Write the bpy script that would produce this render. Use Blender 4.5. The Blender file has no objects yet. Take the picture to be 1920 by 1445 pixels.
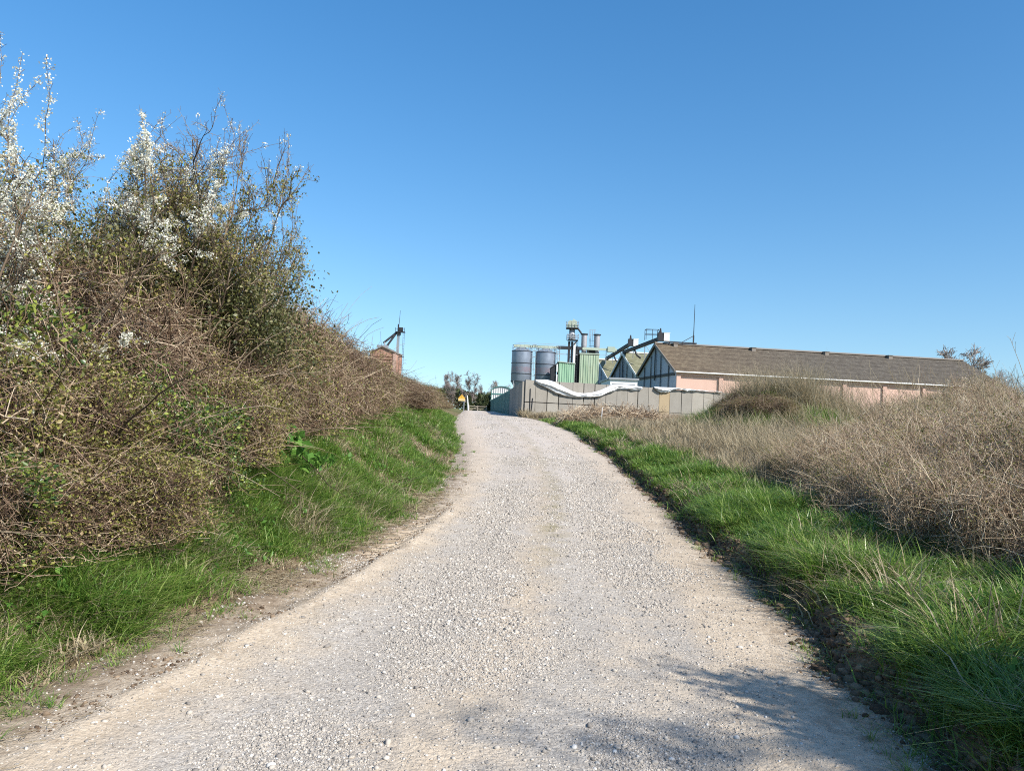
import bpy, math, time
import numpy as np
from mathutils import Vector, Matrix

R = math.radians
rng = np.random.default_rng(7)
SC = bpy.context.scene
COL = SC.collection

# ------------------------------------------------------------------ camera
EYE = np.array([0.0, 0.0, 1.6])
FPX = 1440.0
PITCH, ROLL = math.atan(0.040), 0.043
_f = np.array([0, math.cos(PITCH), math.sin(PITCH)])
_r0 = np.array([1.0, 0, 0]); _u0 = np.array([0, -math.sin(PITCH), math.cos(PITCH)])
_r = math.cos(ROLL) * _r0 + math.sin(ROLL) * _u0
_u = -math.sin(ROLL) * _r0 + math.cos(ROLL) * _u0


def at(px, py, d):
    """world point seen at photo pixel (px, py) at depth d metres"""
    return EYE + d * (_f + _r * (px - 960) / FPX + _u * (722.5 - py) / FPX)


cam = bpy.data.cameras.new('camera')
cam.sensor_width = 36; cam.lens = 36 * FPX / 1920
cam.clip_start = 0.05; cam.clip_end = 6000
co = bpy.data.objects.new('camera', cam); COL.objects.link(co)
co.matrix_world = Matrix(((_r[0], _u[0], -_f[0], EYE[0]), (_r[1], _u[1], -_f[1], EYE[1]),
                          (_r[2], _u[2], -_f[2], EYE[2]), (0, 0, 0, 1)))
SC.camera = co

# ------------------------------------------------------------------ light
SUN_AZ, SUN_EL = R(48), R(40)            # azimuth from -Y (behind the camera) towards +X
sd = Vector((math.sin(SUN_AZ) * math.cos(SUN_EL), -math.cos(SUN_AZ) * math.cos(SUN_EL), math.sin(SUN_EL)))
sl = bpy.data.lights.new('sun', 'SUN'); sl.energy = 5.0; sl.angle = R(0.53); sl.color = (1.0, 0.955, 0.88)
so = bpy.data.objects.new('sun', sl); COL.objects.link(so)
so.rotation_euler = sd.to_track_quat('Z', 'Y').to_euler()
W = bpy.data.worlds.new('World'); SC.world = W; W.use_nodes = True
nt = W.node_tree; nt.nodes.clear()
sky = nt.nodes.new('ShaderNodeTexSky'); sky.sky_type = 'NISHITA'; sky.sun_disc = False
sky.sun_elevation = SUN_EL
sky.sun_rotation = math.atan2(sd.x, sd.y)
sky.air_density = 1.0; sky.dust_density = 0.5; sky.ozone_density = 2.0; sky.altitude = 0
bg = nt.nodes.new('ShaderNodeBackground'); bg.inputs[1].default_value = 0.126
wo = nt.nodes.new('ShaderNodeOutputWorld')
tc = nt.nodes.new('ShaderNodeTexCoord'); vm = nt.nodes.new('ShaderNodeVectorMath'); vm.operation = 'MULTIPLY_ADD'
vm.inputs[1].default_value = (1, 1, .7); vm.inputs[2].default_value = (0, 0, .06)
hsn = nt.nodes.new('ShaderNodeHueSaturation'); hsn.inputs['Saturation'].default_value = 1.35
nt.links.new(tc.outputs['Generated'], vm.inputs[0]); nt.links.new(vm.outputs[0], sky.inputs[0])
nt.links.new(sky.outputs[0], hsn.inputs['Color']); nt.links.new(hsn.outputs[0], bg.inputs[0]); nt.links.new(bg.outputs[0], wo.inputs[0])
SC.view_settings.view_transform = 'Standard'; SC.view_settings.look = 'None'
SC.view_settings.exposure = 0.45; SC.view_settings.gamma = 1
SC.cycles.max_bounces = 6; SC.cycles.diffuse_bounces = 3; SC.cycles.glossy_bounces = 2
SC.cycles.transmission_bounces = 3; SC.cycles.transparent_max_bounces = 4
SC.cycles.use_denoising = False
SC.cycles.pixel_filter_type = 'BLACKMAN_HARRIS'; SC.cycles.filter_width = 1.05

# ------------------------------------------------------------------ noise
def _hash(ix, iy, s):
    n = (ix.astype(np.int64) * 374761393 + iy.astype(np.int64) * 668265263 + s * 1442695041) & 0x7fffffff
    n = ((n ^ (n >> 13)) * 1274126177) & 0x7fffffff
    return ((n ^ (n >> 16)) & 0xffff) / 65535.0


def vnoise(x, y, s=0):
    x = np.asarray(x, float); y = np.asarray(y, float)
    ix = np.floor(x); iy = np.floor(y); fx = x - ix; fy = y - iy
    fx = fx * fx * (3 - 2 * fx); fy = fy * fy * (3 - 2 * fy)
    a = _hash(ix, iy, s); b = _hash(ix + 1, iy, s); c = _hash(ix, iy + 1, s); d = _hash(ix + 1, iy + 1, s)
    return (a + (b - a) * fx) * (1 - fy) + (c + (d - c) * fx) * fy


def fbm(x, y, s=0, o=4):
    t = 0; a = 0.5
    for i in range(o):
        t = t + a * vnoise(x * 2 ** i, y * 2 ** i, s + 17 * i); a *= 0.5
    return t / (1 - 0.5 ** o)                   # 0..1


def sstep(a, b, x):
    t = np.clip((x - a) / (b - a), 0, 1); return t * t * (3 - 2 * t)

# ------------------------------------------------------------------ terrain
_ZY = [-50, 0, 8, 11, 17, 25, 35, 45, 61, 75, 90, 140, 300, 600, 3000]
_ZZ = [-.3, 0, 0, .02, .17, .55, 1.06, 1.35, 1.62, 1.85, 2.05, 2.25, 2.3, 1.5, -14]


def zr(y):
    y = np.asarray(y, float); t = 0
    for d in (-2, -1, 0, 1, 2): t = t + np.interp(y + d, _ZY, _ZZ)
    return t / 5


def sm(y, X, Y):
    y = np.asarray(y, float); t = 0
    for d in (-1.5, -.75, 0, .75, 1.5): t = t + np.interp(y + d * np.clip(y / 12, .15, 2), X, Y)
    return t / 5


def xl(y):
    return sm(y, [-20, 2, 3.9, 6, 7.5, 9.9, 13, 16, 22, 27, 34, 42, 52, 61, 75, 90, 130, 200],
                 [-4.2, -3.0, -2.65, -2.3, -2.05, -1.75, -1.5, -1.42, -1.5, -1.8, -2.55, -3.1, -3.6, -4.0, -4.7, -5.5, -7.6, -11])


def xr(y):
    return sm(y, [-20, 2, 3.9, 6.3, 11.3, 16, 20, 27, 33, 42, 52, 60, 75, 90, 130, 200],
                 [1.5, 2.0, 2.15, 2.5, 2.75, 3.0, 3.15, 3.05, 2.75, 2.3, 1.5, .55, -.7, -1.8, -3.9, -7])


def edge_n(y, s):
    return (fbm(y * 1.3, y * 0 + 3.7, s, 4) - .5) * .45 * np.clip(30 / np.maximum(y, 1), .3, 1)


def roadz(x, y):
    l, r = xl(y), xr(y); c = (l + r) / 2; h = np.maximum((r - l) / 2, .5); t = (x - c) / h
    near = np.clip(40 / np.maximum(np.abs(y), 1) - .6, 0, 1)
    z = zr(y) + 0.05 * (1 - np.clip(t, -1, 1) ** 2) - .03 * np.exp(-((t - .45) / .22) ** 2) - .03 * np.exp(-((t + .40) / .22) ** 2)
    z = z + near * ((fbm(x * 1.1, y * 1.1, 5, 3) - .5) * .05 + (fbm(x * 9, y * 9, 8, 2) - .5) * .003)
    # tyre lugs pressed into the mud of the left shoulder
    s = x - l
    m = np.exp(-((s - .42) / .16) ** 2) * sstep(5.2, 6.2, y) * (1 - sstep(10.8, 12.2, y))
    z = z - near * m * (.045 + .075 * (np.sin((y * 1.0 - x * .75) * 2 * math.pi / .23) > .15) * (fbm(x * 3, y * 3, 71, 2) > .36) * sstep(8, 9, y))
    # soil ridge next to the wheel mark
    z = z + near * .05 * np.exp(-((s - .68) / .09) ** 2) * fbm(x * 4, y * 4, 33, 3) * sstep(3, 4, y) * (1 - sstep(12, 15, y))
    return z


MOUND = (9.6, 28.0)


def ground(x, y):
    x = np.asarray(x, float); y = np.asarray(y, float)
    l, r = xl(y) + edge_n(y, 1), xr(y) + edge_n(y, 2)
    base = zr(y)
    sl_ = l - x; sr = x - r
    far = np.clip((70 - y) / 45, 0, 1)
    left = np.interp(sl_, [-.3, 0, .25, .6, 1.1, 1.7, 2.6, 4, 8, 20], [-.09, 0, .06, .24, .62, 1.02, 1.28, 1.38, 1.3, .8])
    steep = np.where(y < 8, .8, 1.0)
    left = left * (.30 + .70 * far) * steep
    cut = .20 * np.clip((46 - y) / 20, .15, 1)
    right = np.interp(sr, [-.25, 0, .14, .5, 1.2, 3, 7, 20], [-.09, 0, 1, 1.25, 1.7, 2.4, 3, 4.5]) * cut
    rough = (fbm(x * .8, y * .8, 11, 4) - .5) * np.where(sr > sl_, .46, .30) + (fbm(x * 6, y * 6, 12, 3) - .5) * .10
    lump = (fbm(x * 14, y * 14, 21, 3) - .5) * .12
    w = np.clip(np.maximum(sl_, sr) / .8, 0, 1); nr = np.clip(60 / np.maximum(np.abs(y), 1) - 1, 0, 1)
    we = np.clip(np.maximum(sl_, sr) / .06, 0, 1)
    dz = np.where(sl_ > sr, left, right)
    ins = np.maximum(sl_, sr)
    dz = np.where(ins < 0, np.interp(ins, [-.3, 0], [-.09, 0]), dz + rough * w * nr + lump * np.where(sr > sl_, 1.0, .45) * we * nr * (1 - .6 * w))
    m = 1.1 * np.exp(-(((x - MOUND[0]) / 2.7) ** 2 + ((y - MOUND[1]) / 3.2) ** 2) ** 1.2)
    return base + dz + m


# ------------------------------------------------------------------ mesh helpers
def mk(name, V, Fs, mat=None, parent=None, smooth=False, loc=None):
    V = np.ascontiguousarray(np.asarray(V, np.float32).reshape(-1, 3))
    if not isinstance(Fs, (list, tuple)): Fs = [Fs]
    Fs = [np.asarray(f, np.int32) for f in Fs if len(f)]
    me = bpy.data.meshes.new(name)
    me.vertices.add(len(V)); me.vertices.foreach_set('co', V.ravel())
    ls = np.concatenate([f.ravel() for f in Fs])
    tot = np.concatenate([np.full(len(f), f.shape[1], np.int32) for f in Fs])
    st = np.zeros(len(tot), np.int32); st[1:] = np.cumsum(tot)[:-1]
    me.loops.add(len(ls)); me.loops.foreach_set('vertex_index', ls)
    me.polygons.add(len(tot)); me.polygons.foreach_set('loop_start', st)
    if smooth: me.polygons.foreach_set('use_smooth', np.ones(len(tot), bool))
    me.update(calc_edges=True)
    if mat: me.materials.append(mat)
    o = bpy.data.objects.new(name, me); COL.objects.link(o)
    if parent: o.parent = parent
    if loc is not None: o.location = loc
    return o


def empty(name, loc=(0, 0, 0), rz=0.0):
    o = bpy.data.objects.new(name, None); COL.objects.link(o)
    o.empty_display_size = .3; o.location = loc; o.rotation_euler = (0, 0, rz); return o


def tag(o, label=None, cat=None, group=None, kind=None):
    for k, v in (('label', label), ('category', cat), ('group', group), ('kind', kind)):
        if v: o[k] = v
    return o


def copy_tree(o, parent=None):
    c = o.copy(); COL.objects.link(c)
    if parent: c.parent = parent
    for ch in list(o.children): copy_tree(ch, c)
    return c


def unit(v):
    return v / np.maximum(np.linalg.norm(v, axis=-1, keepdims=True), 1e-9)


def tubes(P, Rr, S=3, r=rng):
    P = np.asarray(P, float); N, K, _ = P.shape
    Rr = np.broadcast_to(Rr, (N, K))
    T = unit(np.gradient(P, axis=1))
    ref = unit(r.normal(size=(N, 1, 3)))
    n1 = unit(np.cross(T, ref)); n2 = np.cross(T, n1)
    a = np.arange(S) * 2 * math.pi / S
    V = P[:, :, None, :] + Rr[:, :, None, None] * (np.cos(a)[None, None, :, None] * n1[:, :, None, :] + np.sin(a)[None, None, :, None] * n2[:, :, None, :])
    n, k, s = np.meshgrid(np.arange(N), np.arange(K - 1), np.arange(S), indexing='ij')
    s2 = (s + 1) % S
    F = np.stack([(n * K + k) * S + s, (n * K + k) * S + s2, (n * K + k + 1) * S + s2, (n * K + k + 1) * S + s], -1).reshape(-1, 4)
    return V.reshape(-1, 3), F


def ribbons(P, Wd, half):
    """flat strips; P (N,K,3), Wd (N,3) width direction, half (N,K)"""
    N, K, _ = P.shape
    off = Wd[:, None, :] * half[:, :, None]
    V = np.stack([P - off, P + off], 2).reshape(-1, 3)
    n, k = np.meshgrid(np.arange(N), np.arange(K - 1), indexing='ij')
    b = (n * K + k) * 2
    F = np.stack([b, b + 1, b + 3, b + 2], -1).reshape(-1, 4)
    return V, F


def leaves(C, size, r=rng, up=0.5, asp=.62):
    """folded diamond leaves at C"""
    N = len(C); d = unit(r.normal(size=(N, 3)) + np.array([0, 0, .0])); nrm = unit(r.normal(size=(N, 3)) + np.array([0, 0, up * 2]))
    w = unit(np.cross(d, nrm)); nn = np.cross(w, d)
    s = np.asarray(size).reshape(-1, 1) * np.ones((N, 1))
    V = np.stack([C - d * s * .5, C + w * s * asp * .5 + nn * s * .12 - d * s * .06, C + d * s * .5, C - w * s * asp * .5 + nn * s * .12 - d * s * .06], 1)
    b = np.arange(N)[:, None] * 4
    F = np.concatenate([b + np.array([[0, 1, 2]]), b + np.array([[0, 2, 3]])])
    return V.reshape(-1, 3), F


def flowers(C, size, r=rng, k=5, up=.3, bias=(0, 0, 0)):
    N = len(C); nrm = unit(r.normal(size=(N, 3)) + np.array([0, 0, up]) + np.array(bias)); ref = unit(r.normal(size=(N, 3)))
    a1 = unit(np.cross(nrm, ref)); a2 = np.cross(nrm, a1)
    a = np.arange(k) * 2 * math.pi / k
    s = (np.asarray(size) * np.ones(N))[:, None, None]
    V = C[:, None, :] + s * (np.cos(a)[None, :, None] * a1[:, None, :] + np.sin(a)[None, :, None] * a2[:, None, :])
    return V.reshape(-1, 3), np.arange(N * k).reshape(N, k)


def grow(S, D, L, K=6, wander=.18, trop=0.0, r=rng):
    N = len(S); P = np.zeros((N, K, 3)); P[:, 0] = S; d = unit(np.asarray(D, float)); st = (np.asarray(L) / (K - 1)).reshape(-1, 1)
    for k in range(1, K):
        d = unit(d + r.normal(size=(N, 3)) * wander + np.array([0, 0, 1.0]) * np.asarray(trop).reshape(-1, 1))
        P[:, k] = P[:, k - 1] + d * st
    return P


def sprout(P, n, t0, t1, ang, ln, K=5, wander=.2, trop=0., r=rng):
    """n children for every polyline in P"""
    N, KK, _ = P.shape
    i = np.repeat(np.arange(N), n); t = r.uniform(t0, t1, N * n) * (KK - 1.001); k = t.astype(int); f = (t - k)[:, None]
    A = P[i, k]; B = P[i, np.minimum(k + 1, KK - 1)]
    S = A + (B - A) * f; T = unit(B - A)
    pr = unit(np.cross(T, r.normal(size=T.shape))); a = r.normal(ang, .25, N * n)[:, None]
    L0 = np.linalg.norm(P[:, -1] - P[:, 0], axis=1)[i] if np.ndim(ln) == 0 and ln < 0 else None
    L = (-ln * L0 if L0 is not None else ln) * r.uniform(.5, 1.2, N * n) * (1 - .45 * t / KK)
    return grow(S, T * np.cos(a) + pr * np.sin(a), L, K, wander, trop, r)


class MB:
    """collects boxes, bars, tubes and lathes in one part"""
    def __init__(s): s.v = []; s.q = []; s.n = 0

    def add(s, V, F):
        V = np.asarray(V, float).reshape(-1, 3)
        for f in F: s.q.append([i + s.n for i in f])
        s.v.append(V); s.n += len(V); return s

    def box(s, a, b):
        x0, y0, z0 = a; x1, y1, z1 = b
        V = [(x0, y0, z0), (x1, y0, z0), (x1, y1, z0), (x0, y1, z0), (x0, y0, z1), (x1, y0, z1), (x1, y1, z1), (x0, y1, z1)]
        return s.add(V, [(0, 3, 2, 1), (4, 5, 6, 7), (0, 1, 5, 4), (1, 2, 6, 5), (2, 3, 7, 6), (3, 0, 4, 7)])

    def bar(s, a, b, w, h=None, up=(0, 0, 1)):
        a = np.array(a, float); b = np.array(b, float); h = w if h is None else h
        t = unit(b - a); u = np.array(up, float)
        if abs(t @ u) > .98: u = np.array([1.0, 0, 0])
        e = unit(np.cross(t, u)) * w / 2; g = unit(np.cross(e, t)) * h / 2
        V = [a - e - g, a + e - g, a + e + g, a - e + g, b - e - g, b + e - g, b + e + g, b - e + g]
        return s.add(V, [(0, 1, 2, 3), (7, 6, 5, 4), (0, 4, 5, 1), (1, 5, 6, 2), (2, 6, 7, 3), (3, 7, 4, 0)])

    def tube(s, pts, rad, S=10, cap=True):
        P = np.array(pts, float); K = len(P); T = unit(np.gradient(P, axis=0)) if K > 2 else np.repeat(unit(P[1:] - P[:1]), 2, 0)
        rad = np.broadcast_to(rad, (K,)); ref = np.array([0, 0, 1.0]) if abs(T[0][2]) < .9 else np.array([1.0, 0, 0])
        n1 = unit(np.cross(T, ref)); n2 = np.cross(T, n1); a = np.arange(S) * 2 * math.pi / S
        V = (P[:, None] + rad[:, None, None] * (np.cos(a)[None, :, None] * n1[:, None] + np.sin(a)[None, :, None] * n2[:, None])).reshape(-1, 3)
        F = [(k * S + i, k * S + (i + 1) % S, (k + 1) * S + (i + 1) % S, (k + 1) * S + i) for k in range(K - 1) for i in range(S)]
        if cap: F += [tuple(range(S - 1, -1, -1)), tuple(range((K - 1) * S, K * S))]
        return s.add(V, F)

    def lathe(s, prof, c=(0, 0, 0), S=32, cap=False):
        P = [(c[0], c[1], c[2] + z) for r_, z in prof]; r_ = [p[0] for p in prof]
        a = np.arange(S) * 2 * math.pi / S
        V = [(p[0] + q * math.cos(t), p[1] + q * math.sin(t), p[2]) for p, q in zip(P, r_) for t in a]
        F = [(k * S + i, k * S + (i + 1) % S, (k + 1) * S + (i + 1) % S, (k + 1) * S + i) for k in range(len(P) - 1) for i in range(S)]
        return s.add(V, F)

    def prism(s, poly, axis, d0, d1):
        """extrude a 2-D polygon along axis 0/1/2"""
        def pt(p, d):
            return {0: (d, p[0], p[1]), 1: (p[0], d, p[1]), 2: (p[0], p[1], d)}[axis]
        n = len(poly); V = [pt(p, d0) for p in poly] + [pt(p, d1) for p in poly]
        return s.add(V, [tuple(range(n - 1, -1, -1)), tuple(range(n, 2 * n))] + [(i, (i + 1) % n, n + (i + 1) % n, n + i) for i in range(n)])

    def build(s, name, mat, parent=None, smooth=False):
        me = bpy.data.meshes.new(name); me.from_pydata(np.concatenate(s.v).tolist(), [], s.q)
        me.materials.append(mat); me.update()
        import bmesh
        bm = bmesh.new(); bm.from_mesh(me); bmesh.ops.recalc_face_normals(bm, faces=bm.faces[:]); bm.to_mesh(me); bm.free()
        if smooth:
            me.polygons.foreach_set('use_smooth', np.ones(len(me.polygons), bool))
            try: me.set_sharp_from_angle(angle=R(35))
            except Exception: pass
        o = bpy.data.objects.new(name, me); COL.objects.link(o)
        if parent: o.parent = parent
        return o


# ------------------------------------------------------------------ materials
class NB:
    def __init__(s, name):
        s.m = bpy.data.materials.new(name); s.m.use_nodes = True; s.t = s.m.node_tree; s.t.nodes.clear()
        s.out = s.n('ShaderNodeOutputMaterial')

    def n(s, k, **kw):
        x = s.t.nodes.new(k)
        for a, b in kw.items(): setattr(x, a, b)
        return x

    def l(s, a, b): s.t.links.new(a, b)

    def noise(s, vec, scale, detail=3, rough=.55):
        x = s.n('ShaderNodeTexNoise'); x.inputs['Scale'].default_value = scale; x.inputs['Detail'].default_value = detail
        x.inputs['Roughness'].default_value = rough; s.l(vec, x.inputs['Vector']); return x.outputs['Fac']

    def ramp(s, fac, stops, interp='LINEAR'):
        x = s.n('ShaderNodeValToRGB'); cr = x.color_ramp; cr.interpolation = interp
        while len(cr.elements) < len(stops): cr.elements.new(.5)
        for e, (p, c) in zip(cr.elements, stops):
            e.position = p; e.color = (c, c, c, 1) if np.isscalar(c) else (*c, 1)
        s.l(fac, x.inputs[0]); return x.outputs[0]

    def mix(s, fac, a, b, mode='MIX'):
        x = s.n('ShaderNodeMix', data_type='RGBA', blend_type=mode)
        for i, v in ((0, fac), (6, a), (7, b)):
            if hasattr(v, 'is_output'): s.l(v, x.inputs[i])
            elif i == 0: x.inputs[0].default_value = v
            else: x.inputs[i].default_value = (*v, 1)
        return x.outputs[2]

    def math(s, op, a, b=0.0, c=None):
        x = s.n('ShaderNodeMath', operation=op)
        for i, v in enumerate((a, b) if c is None else (a, b, c)):
            if hasattr(v, 'is_output'): s.l(v, x.inputs[i])
            else: x.inputs[i].default_value = v
        return x.outputs[0]

    def coord(s, kind='Object'):
        return s.n('ShaderNodeTexCoord').outputs[kind]

    def pos(s): return s.n('ShaderNodeNewGeometry').outputs['Position']
    def island(s): return s.n('ShaderNodeNewGeometry').outputs['Random Per Island']

    def xyz(s, v):
        x = s.n('ShaderNodeSeparateXYZ'); s.l(v, x.inputs[0]); return x.outputs

    def bsdf(s, col, rough=.8, metal=0., spec=.3, bump=None, bstr=.3, bdist=.02, trans=0.0, tcol=None):
        p = s.n('ShaderNodeBsdfPrincipled')
        if hasattr(col, 'is_output'): s.l(col, p.inputs['Base Color'])
        else: p.inputs['Base Color'].default_value = (*col, 1)
        if hasattr(rough, 'is_output'): s.l(rough, p.inputs['Roughness'])
        else: p.inputs['Roughness'].default_value = rough
        p.inputs['Metallic'].default_value = metal; p.inputs['Specular IOR Level'].default_value = spec
        if bump is not None:
            b = s.n('ShaderNodeBump'); b.inputs['Strength'].default_value = bstr; b.inputs['Distance'].default_value = bdist
            s.l(bump, b.inputs['Height']); s.l(b.outputs[0], p.inputs['Normal'])
        o = p.outputs[0]
        if trans > 0:
            t = s.n('ShaderNodeBsdfTranslucent'); mx = s.n('ShaderNodeMixShader'); mx.inputs[0].default_value = trans
            c = tcol if tcol is not None else col
            if hasattr(c, 'is_output'): s.l(c, t.inputs[0])
            else: t.inputs[0].default_value = (*c, 1)
            s.l(o, mx.inputs[1]); s.l(t.outputs[0], mx.inputs[2]); o = mx.outputs[0]
        s.l(o, s.out.inputs[0]); return s.m


def veg(name, stops, trans=.3, rough=.55, spec=.25, nscale=.9, wn=.45):
    b = NB(name); isl = b.island(); nz = b.noise(b.pos(), nscale, 3)
    f = b.math('ADD', b.math('MULTIPLY', isl, 1 - wn), b.math('MULTIPLY', nz, wn))
    return b.bsdf(b.ramp(f, stops), rough, spec=spec, trans=trans)


def paint(name, col, var=.12, rough=.6, metal=0., spec=.4, nscale=2.0, streak=True, dirt=(.25, .22, .18), damt=.25):
    b = NB(name); c = b.coord()
    mp = b.n('ShaderNodeMapping'); mp.inputs['Scale'].default_value = (1, 1, .18 if streak else 1); b.l(c, mp.inputs[0])
    n1 = b.noise(mp.outputs[0], nscale, 4, .6); n2 = b.noise(c, nscale * .35, 2)
    k = b.mix(n2, tuple(x * (1 - var) for x in col), tuple(min(1, x * (1 + var)) for x in col))
    d = b.ramp(n1, [(.45, 0.0), (.8, damt)])
    return b.bsdf(b.mix(d, k, dirt), rough, metal, spec)


M = {}
M['grass'] = veg('fresh_grass', [(0, (.055, .115, .018)), (.3, (.115, .225, .034)), (.5, (.175, .305, .050)), (.7, (.30, .39, .090)), (.88, (.46, .45, .20)), (1, (.60, .54, .32))], trans=.42, rough=.42, spec=.4, nscale=1.3, wn=.42)
M['grass_deep'] = veg('deep_grass', [(0, (.044, .105, .018)), (.3, (.100, .205, .031)), (.55, (.19, .32, .050)), (.8, (.37, .47, .115)), (1, (.64, .61, .34))], trans=.44, rough=.36, spec=.5, nscale=1.3, wn=.3)
M['straw'] = veg('straw', [(0, (.20, .15, .085)), (.4, (.36, .285, .175)), (.75, (.50, .42, .28)), (1, (.62, .55, .40))], trans=.25, rough=.7, wn=.3)
M['reed'] = veg('dry_stalk', [(0, (.20, .16, .09)), (.5, (.38, .31, .19)), (1, (.58, .51, .36))], trans=.2, rough=.7)
M['cane'] = veg('bramble_cane', [(0, (.038, .021, .014)), (.33, (.125, .074, .046)), (.58, (.26, .175, .112)), (.8, (.46, .35, .235)), (1, (.66, .55, .40))], trans=0, rough=.65, wn=.2)
M['cane_red'] = veg('thicket_cane', [(0, (.085, .052, .033)), (.28, (.28, .19, .122)), (.55, (.50, .375, .25)), (.8, (.66, .54, .38)), (1, (.76, .68, .52))], trans=0, rough=.65, wn=.2)
M['bleaf'] = veg('bramble_leaf', [(0, (.055, .040, .020)), (.22, (.11, .115, .030)), (.45, (.20, .205, .045)), (.62, (.33, .32, .07)), (.8, (.38, .27, .14)), (1, (.52, .40, .25))], trans=.3, rough=.4, spec=.45, wn=.35)
M['gleaf'] = veg('green_leaf', [(0, (.022, .046, .014)), (.35, (.060, .110, .026)), (.58, (.145, .205, .042)), (.8, (.33, .37, .065)), (1, (.50, .50, .11))], trans=.3, rough=.33, spec=.5, wn=.4)
M['ivy'] = veg('ivy_leaf', [(0, (.030, .040, .014)), (.4, (.080, .090, .030)), (.75, (.18, .175, .070)), (1, (.34, .29, .15))], trans=.25, rough=.45, spec=.4, wn=.25)
M['bark'] = veg('thorn_bark', [(0, (.050, .034, .024)), (.45, (.155, .112, .076)), (1, (.38, .30, .21))], trans=0, rough=.8, wn=.2)
M['bloom'] = veg('white_blossom', [(0, (.66, .64, .46)), (.4, (.80, .78, .65)), (1, (.86, .85, .77))], trans=.35, rough=.8, spec=.1)
M['herb'] = veg('herb_leaf', [(0, (.050, .130, .025)), (.5, (.12, .26, .045)), (1, (.24, .40, .085))], trans=.38, rough=.4, wn=.25)
M['grey_twig'] = veg('grey_twig', [(0, (.14, .115, .10)), (.5, (.27, .225, .20)), (1, (.42, .36, .32))], trans=0, rough=.8, wn=.25)
M['conifer'] = veg('conifer_needle', [(0, (.035, .055, .024)), (.6, (.085, .105, .042)), (1, (.17, .17, .075))], trans=.25, rough=.6)


def ground_mat():
    b = NB('ground_soil'); p = b.pos(); x, y, z = b.xyz(p)
    n1 = b.noise(p, 1.4, 5, .6); n2 = b.noise(p, 9, 4, .65); n3 = b.noise(p, 45, 3, .6)
    soil = b.ramp(n2, [(.25, (.085, .058, .038)), (.55, (.155, .110, .072)), (.8, (.26, .195, .130))])
    litter = b.ramp(n3, [(.3, (.11, .078, .045)), (.7, (.30, .225, .135))])
    c = b.mix(b.ramp(n1, [(.4, 0.0), (.62, 1.0)]), soil, litter)
    far = b.n('ShaderNodeMapRange'); far.inputs[1].default_value = 40; far.inputs[2].default_value = 90; b.l(y, far.inputs[0])
    meadow = b.ramp(b.noise(p, .12, 5, .6), [(.35, (.075, .11, .028)), (.6, (.15, .15, .06)), (.75, (.22, .18, .10))])
    c = b.mix(far.outputs[0], c, meadow)
    h = b.math('ADD', b.math('MULTIPLY', n2, 1.0), b.math('MULTIPLY', n3, .5))
    return b.bsdf(c, .95, spec=.1, bump=h, bstr=.9, bdist=.03)


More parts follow.
